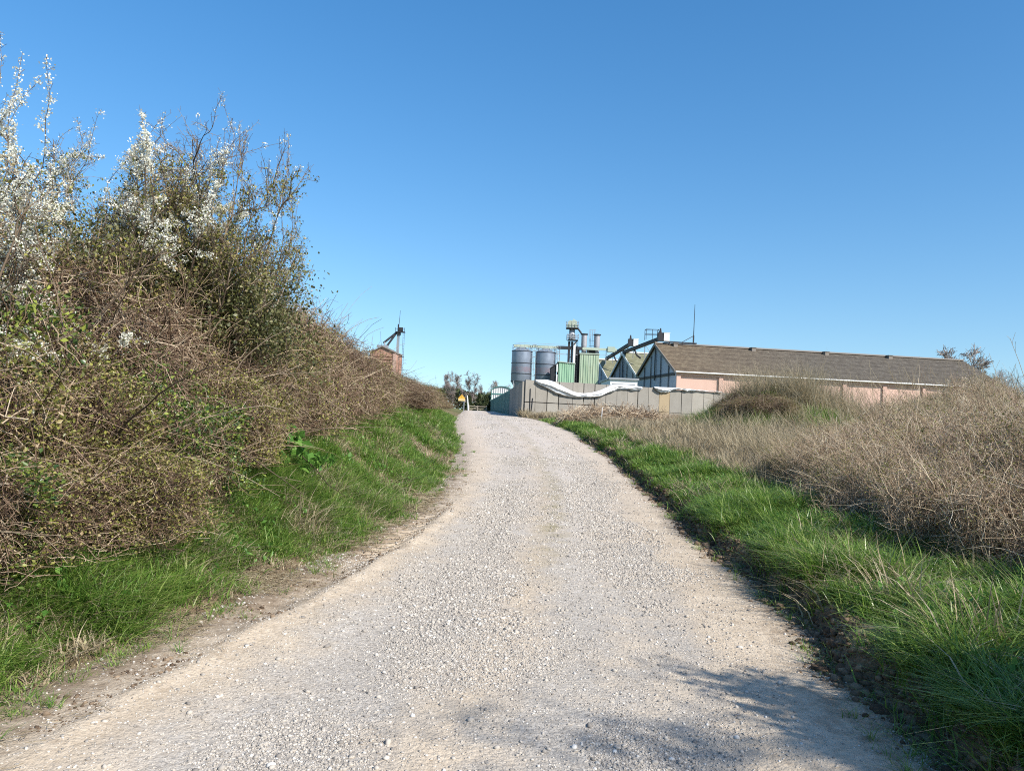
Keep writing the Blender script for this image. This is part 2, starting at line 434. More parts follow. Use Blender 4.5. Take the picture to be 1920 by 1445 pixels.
def road_mat():
    b = NB('gravel_road'); p = b.pos()
    a = b.n('ShaderNodeAttribute', attribute_name='side'); side = a.outputs['Fac']      # 0 at the left edge, 1 at the right edge
    nA = b.noise(p, .55, 5, .6); nB = b.noise(p, 2.6, 5, .65); nC = b.noise(p, 22, 4, .7)
    def vor(sc):
        v = b.n('ShaderNodeTexVoronoi'); v.inputs['Scale'].default_value = sc; b.l(p, v.inputs['Vector']); return v
    v1, v2 = vor(38), vor(95)
    g1 = b.ramp(b.xyz(v1.outputs['Color'])[0], [(0, (.25, .222, .190)), (.35, (.405, .358, .300)), (.7, (.515, .460, .385)), (1, (.66, .605, .53))])
    g2 = b.ramp(b.xyz(v2.outputs['Color'])[1], [(0, (.265, .232, .195)), (.5, (.44, .390, .325)), (1, (.59, .53, .455))])
    grav = b.mix(b.ramp(nA, [(.35, 0.0), (.65, .30)]), b.mix(.5, g1, g2), (.50, .43, .355))
    dirt = b.ramp(b.math('ADD', b.math('MULTIPLY', nC, .55), b.math('MULTIPLY', nB, .45)), [(.28, (.32, .245, .165)), (.5, (.49, .40, .295)), (.72, (.61, .515, .395))])
    yy0 = b.xyz(p)[1]; nr = b.n('ShaderNodeMapRange'); nr.inputs[1].default_value = 11; nr.inputs[2].default_value = 4.5; b.l(yy0, nr.inputs[0])
    gk = b.math('MULTIPLY', nr.outputs[0], b.ramp(b.math('ADD', b.math('MULTIPLY', nA, .7), b.math('MULTIPLY', side, .5)), [(.42, .12), (.75, .72)]))
    grav = b.mix(gk, grav, b.mix(.5, g2, (.21, .195, .17)))       # greyer gravel on the near stretch, its colour darkened for gaps between stones
    # dirt shows on both shoulders and in bare patches between the wheel tracks
    sh = b.ramp(side, [(0, 1.0), (.10, .95), (.24, .35), (.36, .16), (.5, .55), (.6, .22), (.78, .45), (.90, .95), (1, 1.0)])
    k = b.math('ADD', b.math('MULTIPLY', sh, .95), b.math('SUBTRACT', b.math('ADD', b.math('MULTIPLY', nB, .9), b.math('MULTIPLY', nA, .6)), .70))
    c = b.mix(b.ramp(k, [(.30, 0.0), (.62, 1.0)]), grav, dirt)
    # dark mud and leaf litter along the very edge, thin moss on the crown
    mud = b.ramp(b.math('ADD', b.ramp(side, [(0, .46), (.06, .36), (.17, .12), (.26, 0.0), (.80, 0.0), (.90, .20), (.985, .34), (1, .40)]), b.math('MULTIPLY', b.noise(p, 6, 4, .7), .55)), [(.48, 0.0), (.66, .80)])
    c = b.mix(mud, c, (.175, .125, .082))
    moss = b.math('MULTIPLY', b.ramp(side, [(.46, 0.0), (.53, 1.0), (.60, 0.0)]), b.ramp(nB, [(.42, 0.0), (.56, .8)]))
    yy = b.xyz(p)[1]
    mr = b.n('ShaderNodeMapRange'); mr.inputs[1].default_value = 7; mr.inputs[2].default_value = 11; b.l(yy, mr.inputs[0])
    c = b.mix(b.math('MULTIPLY', moss, mr.outputs[0]), c, (.20, .175, .085))
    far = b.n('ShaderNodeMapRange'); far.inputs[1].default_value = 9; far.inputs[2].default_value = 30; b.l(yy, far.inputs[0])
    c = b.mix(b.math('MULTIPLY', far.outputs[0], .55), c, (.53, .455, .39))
    h = b.math('ADD', b.math('ADD', b.math('MULTIPLY', v1.outputs['Distance'], -.9), b.math('MULTIPLY', v2.outputs['Distance'], -.5)), b.math('MULTIPLY', nC, .9))
    return b.bsdf(c, .95, spec=.12, bump=h, bstr=.5, bdist=.013)


def stone_mat():
    b = NB('loose_stone'); f = b.island(); n = b.noise(b.pos(), 60, 2)
    c = b.ramp(f, [(0, (.19, .175, .16)), (.2, (.32, .29, .255)), (.5, (.44, .40, .345)), (.78, (.52, .465, .395)), (.93, (.62, .575, .51)), (1, (.74, .71, .65))])
    return b.bsdf(b.mix(b.math('MULTIPLY', n, .35), c, (.30, .25, .19)), .9, spec=.2)


M['ground'] = ground_mat(); M['road'] = road_mat(); M['stone'] = stone_mat()


# ------------------------------------------------------------------ terrain sheets
def grid_mesh(name, X, Y, Z, mat, attr=None):
    n, m = X.shape
    V = np.stack([X, Y, Z], -1).reshape(-1, 3)
    i, j = np.meshgrid(np.arange(n - 1), np.arange(m - 1), indexing='ij'); b = i * m + j
    F = np.stack([b, b + 1, b + m + 1, b + m], -1).reshape(-1, 4)
    o = mk(name, V, F, mat, smooth=True)
    if attr is not None:
        a = o.data.attributes.new('side', 'FLOAT', 'POINT'); a.data.foreach_set('value', attr.astype(np.float32).ravel())
    return o


rows = [-14.0]
while rows[-1] < 1.8: rows.append(rows[-1] + .3)
while rows[-1] < 2600: rows.append(rows[-1] + max(.045, .0125 * rows[-1]))
rows = np.array(rows)
u = list(np.arange(-6.5, 7.5, .05)); k = .07
while u[-1] < 2200: u.append(u[-1] + k); k *= 1.12
k = .07; lo = [u[0]]
while lo[-1] > -2200: lo.append(lo[-1] - k); k *= 1.12
u = np.array(lo[:0:-1] + u)
Y, U = np.meshgrid(rows, u, indexing='ij')
X = (xl(Y) + xr(Y)) / 2 * np.where(np.abs(U) < 40, 1, 0) + U
tag(grid_mesh('ground', X, Y, ground(X, Y), M['ground']), kind='structure')
rr = np.concatenate([np.arange(-12, 1.5, .4), np.arange(1.5, 13.5, .036), 13.5 * 1.0115 ** np.arange(0, 211)])
t = np.linspace(0, 1, 136); Y, T = np.meshgrid(rr, t, indexing='ij')
l_, r_ = xl(Y) - .35, xr(Y) + .3
X = l_ + (r_ - l_) * T
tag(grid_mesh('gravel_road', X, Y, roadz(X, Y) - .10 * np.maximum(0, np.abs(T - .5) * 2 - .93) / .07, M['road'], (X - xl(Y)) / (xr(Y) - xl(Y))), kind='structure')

# loose stones on the track
_phi = (1 + 5 ** .5) / 2
ICO = unit(np.array([(-1, _phi, 0), (1, _phi, 0), (-1, -_phi, 0), (1, -_phi, 0), (0, -1, _phi), (0, 1, _phi), (0, -1, -_phi), (0, 1, -_phi), (_phi, 0, -1), (_phi, 0, 1), (-_phi, 0, -1), (-_phi, 0, 1)]))
ICOF = np.array([(0, 11, 5), (0, 5, 1), (0, 1, 7), (0, 7, 10), (0, 10, 11), (1, 5, 9), (5, 11, 4), (11, 10, 2), (10, 7, 6), (7, 1, 8), (3, 9, 4), (3, 4, 2), (3, 2, 6), (3, 6, 8), (3, 8, 9), (4, 9, 5), (2, 4, 11), (6, 2, 10), (8, 6, 7), (9, 8, 1)])


def stones(name, x, y, s, zf, sink, mat, r=rng):
    N = len(x)
    V = ICO[None] * r.uniform(.68, 1.32, (N, 12, 1))
    sc = np.stack([r.uniform(.75, 1.35, N), r.uniform(.65, 1.1, N), r.uniform(.45, .8, N)], -1) * s[:, None] * .5
    V = V * sc[:, None]
    a = r.uniform(0, 6.283, N); c, q = np.cos(a), np.sin(a)
    tl = r.normal(0, .3, N)
    V = np.stack([V[..., 0], V[..., 1] * np.cos(tl)[:, None] - V[..., 2] * np.sin(tl)[:, None], V[..., 1] * np.sin(tl)[:, None] + V[..., 2] * np.cos(tl)[:, None]], -1)
    V = np.stack([V[..., 0] * c[:, None] - V[..., 1] * q[:, None], V[..., 0] * q[:, None] + V[..., 1] * c[:, None], V[..., 2]], -1)
    V += np.stack([x, y, zf(x, y) + sc[:, 2] * sink], -1)[:, None]
    F = (np.arange(N)[:, None, None] * 12 + ICOF[None]).reshape(-1, 3)
    return mk(name, V, F, mat)


def road_pts(n, y0, y1, keep):
    y = rng.uniform(y0, y1, n); t = rng.uniform(-.02, 1.01, n); x = xl(y) + (xr(y) - xl(y)) * t
    g = fbm(x * .8, y * .55, 41, 4) + .13 * np.cos((t - .35) * 2 * math.pi * 2.6)
    e = np.clip(np.minimum(t, 1 - t) / .22, .05, 1)
    k = rng.uniform(0, 1, n) < np.clip((g - .48) * 6.0, .15, 1) * np.maximum(e, .22) * keep
    return x[k], y[k]


xs, ys, ss = [], [], []
for n, y0, y1, lo, hi, md in ((190000, 2.2, 5.5, .006, .030, .0085), (110000, 5.5, 10, .008, .034, .012), (85000, 10, 22, .012, .045, .017), (26000, 22, 60, .02, .06, .028), (3200, 2.4, 9, .016, .046, .021), (900, 9, 20, .025, .06, .032)):
    a, b = road_pts(n, y0, y1, 1.0); xs.append(a); ys.append(b); ss.append(np.clip(md * np.exp(rng.normal(0, .42, len(a))), lo, hi))
xs, ys, ss = map(np.concatenate, (xs, ys, ss))
o = stones('gravel', xs, ys, ss, roadz, .25, M['stone']); tag(o, 'loose pale stones scattered over the track', 'gravel', kind='stuff')

# crumbs of dark soil along the right cut and the left shoulder
n = 16000; y = rng.uniform(2.4, 30, n) ** 1.0; sx = rng.normal(.02, .10, n); x = xr(y) + edge_n(y, 2) + sx
n2 = 9000; y2 = 2.4 + 14 * rng.uniform(0, 1, n2) ** 1.3; x2 = xl(y2) + edge_n(y2, 1) * .6 + rng.uniform(-.25, .65, n2) ** 1
kk = fbm(x2 * 1.5, y2 * 1.5, 77, 3) > .5
b = NB('soil_crumb'); M['crumb'] = b.bsdf(b.ramp(b.island(), [(0, (.075, .052, .035)), (.5, (.15, .105, .07)), (1, (.27, .20, .135))]), .95, spec=.1)
o = stones('soil_clods', np.r_[x, x2[kk]], np.r_[y, y2[kk]], np.r_[np.clip(.024 * np.exp(rng.normal(0, .6, n)), .008, .11), np.clip(.012 * np.exp(rng.normal(0, .5, kk.sum())), .005, .05)], lambda a, b_: np.maximum(ground(a, b_), roadz(a, b_)), .2, M['crumb'])
tag(o, 'crumbled dark soil along the cut verges of the track', 'soil', kind='stuff')

# ------------------------------------------------------------------ farm buildings
def shed_roof_mat():
    b = NB('fibre_cement_roof'); c = b.coord(); x, y, z = b.xyz(c)
    n1 = b.noise(c, .22, 5, .65); n2 = b.noise(c, 1.6, 5, .7); n3 = b.noise(c, 7, 3, .6)
    cor = b.n('ShaderNodeTexWave'); cor.wave_type = 'BANDS'; cor.bands_direction = 'X'; cor.inputs['Scale'].default_value = 1.0 / .36; cor.inputs['Distortion'].default_value = .25; b.l(c, cor.inputs['Vector'])
    fx = b.n('ShaderNodeMapRange'); fx.inputs[1].default_value = 3; fx.inputs[2].default_value = 24; b.l(b.math('ADD', x, b.math('MULTIPLY', n1, 8)), fx.inputs[0])
    warm = b.ramp(b.math('ADD', b.math('MULTIPLY', n2, .6), b.math('MULTIPLY', n3, .4)), [(.3, (.105, .076, .052)), (.5, (.205, .152, .100)), (.68, (.33, .265, .165))])
    cold = b.ramp(b.math('ADD', b.math('MULTIPLY', n2, .6), b.math('MULTIPLY', n3, .4)), [(.3, (.085, .070, .054)), (.5, (.150, .127, .100)), (.7, (.25, .22, .175))])
    k = b.mix(fx.outputs[0], warm, cold)
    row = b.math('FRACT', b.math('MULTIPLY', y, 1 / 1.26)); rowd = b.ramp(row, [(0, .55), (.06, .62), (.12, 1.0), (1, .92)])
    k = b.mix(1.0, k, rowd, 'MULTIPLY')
    return b.bsdf(k, .9, spec=.15, bump=cor.outputs['Fac'], bstr=1.0, bdist=.06)


def moss_roof_mat():
    b = NB('mossy_roof'); c = b.coord(); x, y, z = b.xyz(c)
    n2 = b.noise(c, .9, 5, .7); n3 = b.noise(c, 5, 3, .6)
    k = b.ramp(b.math('ADD', b.math('MULTIPLY', n2, .6), b.math('MULTIPLY', n3, .4)), [(.3, (.11, .105, .062)), (.5, (.20, .195, .12)), (.68, (.31, .30, .21))])
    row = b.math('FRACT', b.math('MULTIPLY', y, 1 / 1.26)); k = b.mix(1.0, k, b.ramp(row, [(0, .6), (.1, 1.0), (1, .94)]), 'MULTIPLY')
    return b.bsdf(k, .92, spec=.1)


M['roof'] = shed_roof_mat(); M['moss_roof'] = moss_roof_mat()
M['pink'] = paint('pink_render', (.62, .415, .335), .05, .9, spec=.15, nscale=.9, damt=.22, dirt=(.40, .26, .20))
M['pinkdark'] = paint('pink_pilaster', (.55, .36, .29), .06, .9, spec=.15, damt=.2)
M['white'] = paint('white_paint', (.74, .73, .70), .05, .6, damt=.25, dirt=(.42, .39, .34))
M['cladding'] = paint('grey_gable_cladding', (.38, .41, .45), .10, .75, spec=.25, nscale=1.2, damt=.3, dirt=(.20, .20, .20))
M['darksteel'] = paint('dark_steel', (.030, .031, .036), .15, .6, .2, damt=.25, dirt=(.08, .058, .045))
M['steel'] = paint('grey_steel', (.33, .34, .35), .10, .5, .3, damt=.35, dirt=(.24, .20, .17))
M['palegreen'] = paint('pale_green_paint', (.40, .46, .36), .10, .6, damt=.35, dirt=(.28, .27, .2))
M['teal'] = paint('teal_paint', (.055, .19, .175), .10, .5, damt=.2)
M['ventm'] = paint('roof_vent', (.22, .19, .16), .1, .9)

C0 = at(1268, 694, 90); D0 = at(1197, 705, 105)
e2 = unit((D0 - C0)[:2]); rzs = math.atan2(-e2[0], e2[1]); BW = float(np.linalg.norm((D0 - C0)[:2])); ZB = 2.1
EV, RG = 7.8 - ZB, 11.45 - ZB
E2 = np.array([e2[0], e2[1], 0]); E1 = np.array([e2[1], -e2[0], 0])


def shed_pt(x, y, z):                                    # local shed coordinates -> world
    p = np.array([C0[0], C0[1], ZB]) + E1 * x + E2 * y; p[2] = ZB + z; return p


def shed(i, L, label, roofm, fo):
    o = empty('grain_shed', shed_pt(0, i * BW, 0), rzs); tag(o, label, 'shed', 'grain sheds standing side by side')
    w = BW - .02; th = .12
    MB().box((0.02, .02, -.6), (L - .02, .25, EV)).build('front_wall', M['pink'] if i == 0 else M['cladding'], o)
    MB().prism([(.02, -.6), (w, -.6), (w, EV), (w / 2, RG), (.02, EV)], 0, 0, .2).build('gable_wall', M['cladding'], o)
    MB().prism([(.02, -.6), (w, -.6), (w, EV), (w / 2, RG), (.02, EV)], 0, L - .2, L).build('gable_wall', M['cladding'], o)
    sl_ = (RG - EV) / (w / 2)
    rf = MB()
    rf.prism([(-fo, EV - fo * sl_ + .06), (w / 2, RG + .06), (w / 2, RG + .06 + th), (-fo, EV - fo * sl_ + .06 + th)], 0, -.28, L + .3)
    rf.prism([(w / 2 + .002, RG + .06), (w + .03, EV + .05), (w + .03, EV + .05 + th), (w / 2 + .002, RG + .06 + th)], 0, -.28, L + .3)
    rfo = rf.build('roof', roofm, o)
    MB().prism([(w / 2 - .28, RG + .03 + th), (w / 2, RG + .16 + th), (w / 2 + .28, RG + .03 + th), (w / 2 + .28, RG + .10 + th), (w / 2, RG + .24 + th), (w / 2 - .28, RG + .10 + th)], 0, -.3, L + .32).build('ridge_cap', M['white'] if i else M['ventm'], rfo)
    # verge boards on the visible gable
    for s in (0, 1):
        v = MB(); y0, y1 = (-fo, w / 2) if s == 0 else (w + .02, w / 2 + .001)
        z0 = EV - fo * sl_ if s == 0 else EV
        v.prism([(y0, z0 - .16), (y1, RG - .16), (y1, RG + .09 + th), (y0, z0 + .09 + th)], 0, -.36, -.285).build('verge_board', M['ventm'] if i == 0 else M['white'], o)
    # dark framing on the gable
    fr = MB()
    fr.box((-.09, .3, EV - .55), (-.004, w - .2, EV - .22))
    for fy in (.16, .36, .62, .80):
        y = w * fy; zt = EV + (RG - EV) * (1 - abs(y - w / 2) / (w / 2)) - .45
        fr.box((-.14, y - .09, .4 if i == 0 else 0), (-.094, y + .09, zt))
    fr.box((-.22, w / 2 - .12, EV - .9), (-.145, w / 2 + .12, RG - .3))
    fr.box((-.13, w * .16 + .09, 3.1), (-.092, w * .33 - .09, 3.25)); fr.box((-.13, w * .62 + .09, 3.1), (-.092, w * .80 - .09, 3.25))
    fr.build('gable_framing', M['darksteel'], o)
    bd = MB(); bd.box((-.06, .3, 1.9), (-.005, w - .3, 2.7)); bd.build('wall_band', M['steel'], o)
    if i == 0:
        for k in range(9):
            x = .25 + k * 5.2
            MB().box((x - .25, -.22, -.6), (x + .25, .017, EV - .62)).build('pilaster', M['pinkdark'] if k else M['pink'], o)
        MB().box((0.03, -.16, EV - .60), (L, .016, EV - .25)).build('fascia', M['pinkdark'], o)
        MB().tube([(-.25, -fo - .08, EV - fo * sl_ + .02), (L + .3, -fo - .08, EV - fo * sl_ + .02)], .085, 8).build('gutter', M['white'], o)
        for x in (2.2, 12.6, 22.6, 31.5):
            v = MB(); v.box((x - .26, w / 2 - .85, RG - .3), (x + .26, w / 2 - .2, RG + .22)); v.box((x - .34, w / 2 - .92, RG + .225), (x + .34, w / 2 - .12, RG + .29))
            v.build('roof_vent', M['ventm'], rfo)
    return o


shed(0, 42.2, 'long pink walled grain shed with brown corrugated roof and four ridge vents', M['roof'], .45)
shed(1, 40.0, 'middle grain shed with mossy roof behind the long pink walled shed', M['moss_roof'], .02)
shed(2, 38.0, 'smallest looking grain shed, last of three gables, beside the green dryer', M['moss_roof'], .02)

# inclined conveyors over the gables
def conveyor(px0, d0, px1, d1, label, rail):
    a = at(px0[0], px0[1], d0); b = at(px1[0], px1[1], d1); t = unit(b - a)
    g = np.array([a[0], a[1], a[2]]); o = empty('conveyor', g); tag(o, label, 'conveyor', 'inclined conveyors climbing over the gables')
    A = a - g; B = b - g
    m = MB(); m.bar(A, B, .46, .34); m.bar(A + (0, 0, .19), B + (0, 0, .19), .58, .03); m.build('trough', M['darksteel'], o)
    m = MB(); m.box(B + (-.35, -.35, -.3), B + (.35, .35, .75)); m.tube([B + (0, 0, .75), B + (0, 0, 1.35)], [.18, .08], 8); m.build('drive_head', M['darksteel'], o)
    m = MB(); m.box(B + (.38, -.45, -.30), B + (1.10, .45, .70)); m.box(B + (.36, -.5, .703), B + (1.15, .5, .78)); m.build('motor_housing', M['white'], o)
    m = MB(); q = A + (B - A) * .32; m.tube([q, q + (.35, -.2, -.9), q + (.9, -.4, -1.35)], .13, 8); m.build('spout', M['darksteel'], o)
    for f in (.30, .62, .9):
        m = MB(); q = A + (B - A) * f; m.bar(q, q + (0.0, 0.2, -(.9 + 1.6 * f)), .10)
        m.bar(q, q + (1.2, 0.2, -(.6 + 1.6 * f)), .05); m.build('trestle', M['steel'], o)
    if rail:
        m = MB(); pts = [(-1.9, -.5), (-1.9, .5), (-.3, .5), (-.3, -.5)]
        for z in (.5, 1.1):
            for i in range(4): m.bar(B + (*pts[i], z), B + (*pts[(i + 1) % 4], z), .05)
        for p in pts: m.bar(B + (*p, -.2), B + (*p, 1.1), .06)
        m.bar(B + (-1.1, -.5, -.2), B + (-1.1, -.5, 1.1), .06)
        m.build('railing', M['darksteel'], o)
    return o


conveyor((1137, 673), 127, (1182, 645), 114, 'dark inclined conveyor rising from the last gable, white motor housing on top', False)
conveyor((1169, 661), 113, (1238, 635), 98, 'dark inclined conveyor ending with railing and white motor housing above the pink shed', True)

# ridge gantry with lightning mast
g0 = at(1246, 640, 97.4); g1 = at(1306, 644, 97.6 + 4.5 * .13)
o = empty('mast_gantry', g0); tag(o, 'tall thin mast on a dark gantry along the pink shed ridge', 'mast')
d = g1 - g0; m = MB(); m.bar((0, 0, 0), d, .25, .14)
for f in (.15, .55, .95): m.bar(d * f, d * f + (0, 0, -.75), .1)
m.build('walkway', M['darksteel'], o)
q = d * .9; m = MB(); m.bar(q + (0, 0, -.6), q + (0, 0, 1.0), .16); m.tube([q + (0, 0, 1.0), q + (.04, 0, 5.0)], [.055, .03], 6); m.bar(q + (0, 0, .95), d * .55 + (0, 0, .06), .07)
m.build('mast', M['darksteel'], o)

# low white cabin in front of the gables
a = at(1144, 722, 84); b_ = at(1195, 722, 84); zt = at(1170, 712, 84)[2]
o = empty('white_cabin', (a[0], a[1], ZB)); tag(o, 'low white flat roofed building behind the concrete wall', 'outbuilding')
w_ = b_[0] - a[0]; h_ = zt - ZB
MB().box((0, 0, -.5), (w_, 9, h_)).build('wall', M['white'], o)
MB().box((-.15, -.2, h_ + .003), (w_ + .15, 9.2, h_ + .2)).build('roof', M['steel'], o)
MB().box((.25, -.05, h_ - .95), (w_ - .25, -.003, h_ - .45)).build('panel', M['steel'], o)


# silos
def silo_mat():
    b = NB('silo_steel'); c = b.coord(); x, y, z = b.xyz(c)
    n = b.noise(c, 1.2, 4); k = b.ramp(n, [(.3, (.215, .250, .310)), (.7, (.305, .345, .410))])
    wv = b.n('ShaderNodeTexNoise'); wv.inputs['Scale'].default_value = 3.2; b.l(c, wv.inputs['Vector'])
    band = b.ramp(b.math('MULTIPLY', b.math('SUBTRACT', z, 5.9), 1.0), [(0, 0.0), (.08, .42), (.75, .42), (.85, 0.0)])
    red = b.mix(b.math('MULTIPLY', band, b.ramp(wv.outputs['Fac'], [(.42, .2), (.55, .75)])), k, (.40, .17, .18))
    return b.bsdf(red, .45, .35, .4)


M['silo'] = silo_mat()


def silo():
    o = empty('grain_silo')
    r0, h0, h1 = 1.48, 4.55, 9.05
    MB().lathe([(.25, 2.6), (r0, h0), (r0, h1), (r0 - .05, h1 + .03), (.3, h1 + .62), (.02, h1 + .66)], S=40).build('tank', M['silo'], o, True)
    for z in (h0 + .02, h0 + 1.15, h0 + 2.7, h1 - .06):
        MB().lathe([(r0 + .004, z - .05), (r0 + .05, z - .04), (r0 + .05, z + .04), (r0 + .004, z + .05)], S=40).build('hoop', M['darksteel'], o)
    for k in range(4):
        a = math.pi / 4 + k * math.pi / 2; x, y = math.cos(a) * (r0 - .02), math.sin(a) * (r0 - .02)
        m = MB(); m.bar((x, y, -.3), (x, y, h0 + .1), .17); m.bar((x, y, h0 - 1.6), (x * .45, y * .45, h0 - 1.35), .09); m.build('leg', M['steel'], o)
    m = MB()
    for s in (-.22, .22): m.bar((1.40 + .12, -.75 + s, .5), (1.40 + .12, -.75 + s, h1 + 1.0), .05)
    for z in np.arange(.7, h1 + .9, .32): m.bar((1.52, -.97, z), (1.52, -.53, z), .035)
    for z in np.arange(2.8, h1 + 1, .9):
        pts = [(1.52 + .6 * math.sin(q) * .9, -.75 + .38 * math.cos(q), z) for q in np.linspace(0, math.pi, 7)]
        for i in range(6): m.bar(pts[i], pts[i + 1], .04)
    for q in np.linspace(.4, math.pi - .4, 4): m.bar((1.52 + .54 * math.sin(q), -.75 + .38 * math.cos(q), 2.8), (1.52 + .54 * math.sin(q), -.75 + .38 * math.cos(q), h1 + .9), .035)
    m.build('ladder', M['steel'], o)
    m = MB(); n = 14
    for z in (.45, .85):
        for i in range(n):
            p = lambda i_: (1.4 * math.cos(i_ * 2 * math.pi / n), 1.4 * math.sin(i_ * 2 * math.pi / n), h1 + z)
            m.bar(p(i), p(i + 1), .04)
    for i in range(n): m.bar((1.4 * math.cos(i * 2 * math.pi / n), 1.4 * math.sin(i * 2 * math.pi / n), h1), (1.4 * math.cos(i * 2 * math.pi / n), 1.4 * math.sin(i * 2 * math.pi / n), h1 + .87), .045)
    m.build('railing', M['steel'], o)
    return o


s1 = silo(); p = at(978, 690, 112); s1.location = (p[0] - .02, p[1], 2.1)
tag(s1, 'blue grey steel silo of the pair nearest the barrel roofed shed', 'silo', 'grain silos on legs')
s2 = copy_tree(s1); p = at(1022, 690, 112); s2.location = (p[0], p[1], 2.05)
tag(s2, 'blue grey steel silo partly hidden by the small green corrugated building', 'silo', 'grain silos on legs')

# long overhead conveyor tube
a = at(966, 648, 111.7); b_ = at(1156, 656, 112.5); o = empty('overhead_conveyor', a)
tag(o, 'long level conveyor tube running over both silos to the sheds', 'conveyor')
d = b_ - a
MB().bar((-.2, 0, 0), d * .42, .42, .36).build('pale_tube', M['palegreen'], o)
MB().bar(d * .421, d * .66, .52, .46).build('dark_tube', M['darksteel'], o)
MB().bar(d * .661, d, .36, .34).build('end_tube', M['palegreen'], o)
m = MB()
for f in (.02, .10, .23, .34, .44, .72, .80, .9):
    q = d * f; m.bar(q + (0, .25, -.15), q + (0, .25, -1.0 if f < .4 else -2.2), .09)
for dz in (.42,): m.bar((0, -.35, dz), d * .5 + (0, -.35, dz), .04)
m.bar(d * .40 + (0, 0, -.95), d * .62 + (0, 0, -.95), .09); m.bar(d * .70 + (0, 0, -1.0), d * .95 + (0, 0, -.8), .06)
m.build('supports', M['steel'], o)
m = MB(); m.box(d * .95 + (-.6, -.4, -.35), d * .95 + (.5, .4, .4)); m.build('gearbox', M['palegreen'], o)

# bucket elevator
def zpx(py, d, px=1070): return at(px, py, d)[2]


p = at(1069, 690, 112); o = empty('bucket_elevator', (p[0], p[1], 2.1)); tag(o, 'tall bucket elevator tower with two platforms and pale green head', 'elevator')
Z = lambda py: zpx(py, 112) - 2.1
K = 112 / FPX
m = MB(); m.box((-5.5 * K, -.25, 0), (-1.6 * K, .35, Z(640))); m.box((.2 * K, -.25, 0), (3.6 * K, .35, Z(640)))
for z in np.arange(2, Z(640), 1.5): m.bar((-5 * K, -.3, z), (3 * K, -.3, z + .9), .07)
m.build('leg_casing', M['darksteel'], o)
MB().box((4.2 * K, -.45, 0), (8.2 * K, .05, Z(641))).build('white_duct', M['white'], o)
m = MB(); m.box((-7 * K, -.7, Z(638)), (12 * K, .8, Z(637.0)))
m.bar((11 * K, -.5, Z(638)), (5 * K, -.5, Z(646)), .18); m.build('lower_platform', M['darksteel'], o)
m = MB(); m.box((-5 * K, -.4, Z(636.5)), (7 * K, .5, Z(629))); m.tube([(-1 * K, -.55, Z(634)), (4 * K, -.55, Z(627))], .22, 8); m.box((-6 * K, -.62, Z(632)), (-2 * K, -.41, Z(628)))
m.lathe([(.55, Z(629)), (.40, Z(624)), (.18, Z(616))], c=(.05, 0, 0), S=14)
m.build('distributor', M['steel'], o)
m = MB()
for x in (-2.6, 4.2): m.bar((x * K, 0, Z(629)), (x * K, 0, Z(616)), .26)
m.build('neck', M['darksteel'], o)
m = MB(); m.box((-10 * K, -.8, Z(616)), (12 * K, .9, Z(614.3))); m.build('upper_platform', M['darksteel'], o)
m = MB(); m.box((-8.6 * K, -.62, Z(614.2)), (10 * K, .6, Z(608.5))); m.build('head_casing', M['palegreen'], o)
m = MB(); m.tube([(-3 * K, -.3, Z(605)), (-3 * K, .3, Z(605))], .36, 14); m.tube([(4 * K, -.35, Z(604.5)), (4 * K, .35, Z(604.5))], .42, 16); m.box((2 * K, -.25, Z(608.4)), (9 * K, .25, Z(602))); m.bar((3.2 * K, 0, Z(602)), (3.2 * K, 0, Z(597)), .12)
m.build('pulley_hood', M['palegreen'], o)
for x0, x1, z0, h in ((-10, 12, 614.3, .85), (-8, 13, 637, .75)):
    zb = Z(z0); m = MB()
    for zz in (.5, 1.0):
        z = zb + h * zz
        for a_, c_ in (((x0, -.75), (x1, -.75)), ((x0, .8), (x1, .8)), ((x0, -.75), (x0, .8)), ((x1, -.75), (x1, .8))): m.bar((a_[0] * K, a_[1], z), (c_[0] * K, c_[1], z), .05)
    for y in (-.75, .8):
        for x in np.linspace(x0, x1, 5): m.bar((x * K, y, zb), (x * K, y, zb + h), .06)
    m.build('railing', M['steel'], o)
m = MB(); m.tube([(11 * K, -.2, Z(614.5)), (18.5 * K, -.2, Z(624.0))], .13, 8); m.build('spout', M['darksteel'], o)
m = MB()
for s in (9.3, 12.3): m.bar((s * K, -.35, 0), (s * K, -.35, Z(637.5)), .06)
for z in np.arange(.5, Z(639), .4): m.bar((9.3 * K, -.35, z), (12.3 * K, -.35, z), .04)
m.build('ladder', M['darksteel'], o)


def corr_mat(name, c0, c1, dirt, sc=1.0):
    b = NB(name); c = b.coord(); x, y, z = b.xyz(c)
    s = b.math('FRACT', b.math('MULTIPLY', b.math('ADD', x, y), sc))
    mp = b.n('ShaderNodeMapping'); mp.inputs['Scale'].default_value = (1, 1, .1); b.l(c, mp.inputs[0])
    n = b.noise(mp.outputs[0], 2.2, 4)
    k = b.mix(b.ramp(n, [(.35, 0.0), (.65, 1.0)]), c0, c1); k = b.mix(b.ramp(b.noise(c, .8, 3), [(.5, 0.0), (.75, .35)]), k, dirt)
    return b.bsdf(b.mix(1.0, k, b.ramp(s, [(0, .62), (.14, .72), (.2, 1.0), (1, 1.0)]), 'MULTIPLY'), .55, spec=.4)


M['dryer'] = corr_mat('dryer_green_sheet', (.31, .40, .27), (.46, .53, .39), (.36, .34, .19), 2.1)
M['green_sheet'] = corr_mat('green_sheet', (.27, .45, .29), (.36, .54, .37), (.28, .36, .26), 2.4)
M['fence_green'] = corr_mat('fence_green_sheet', (.075, .17, .145), (.11, .225, .19), (.05, .09, .08), 1.5)


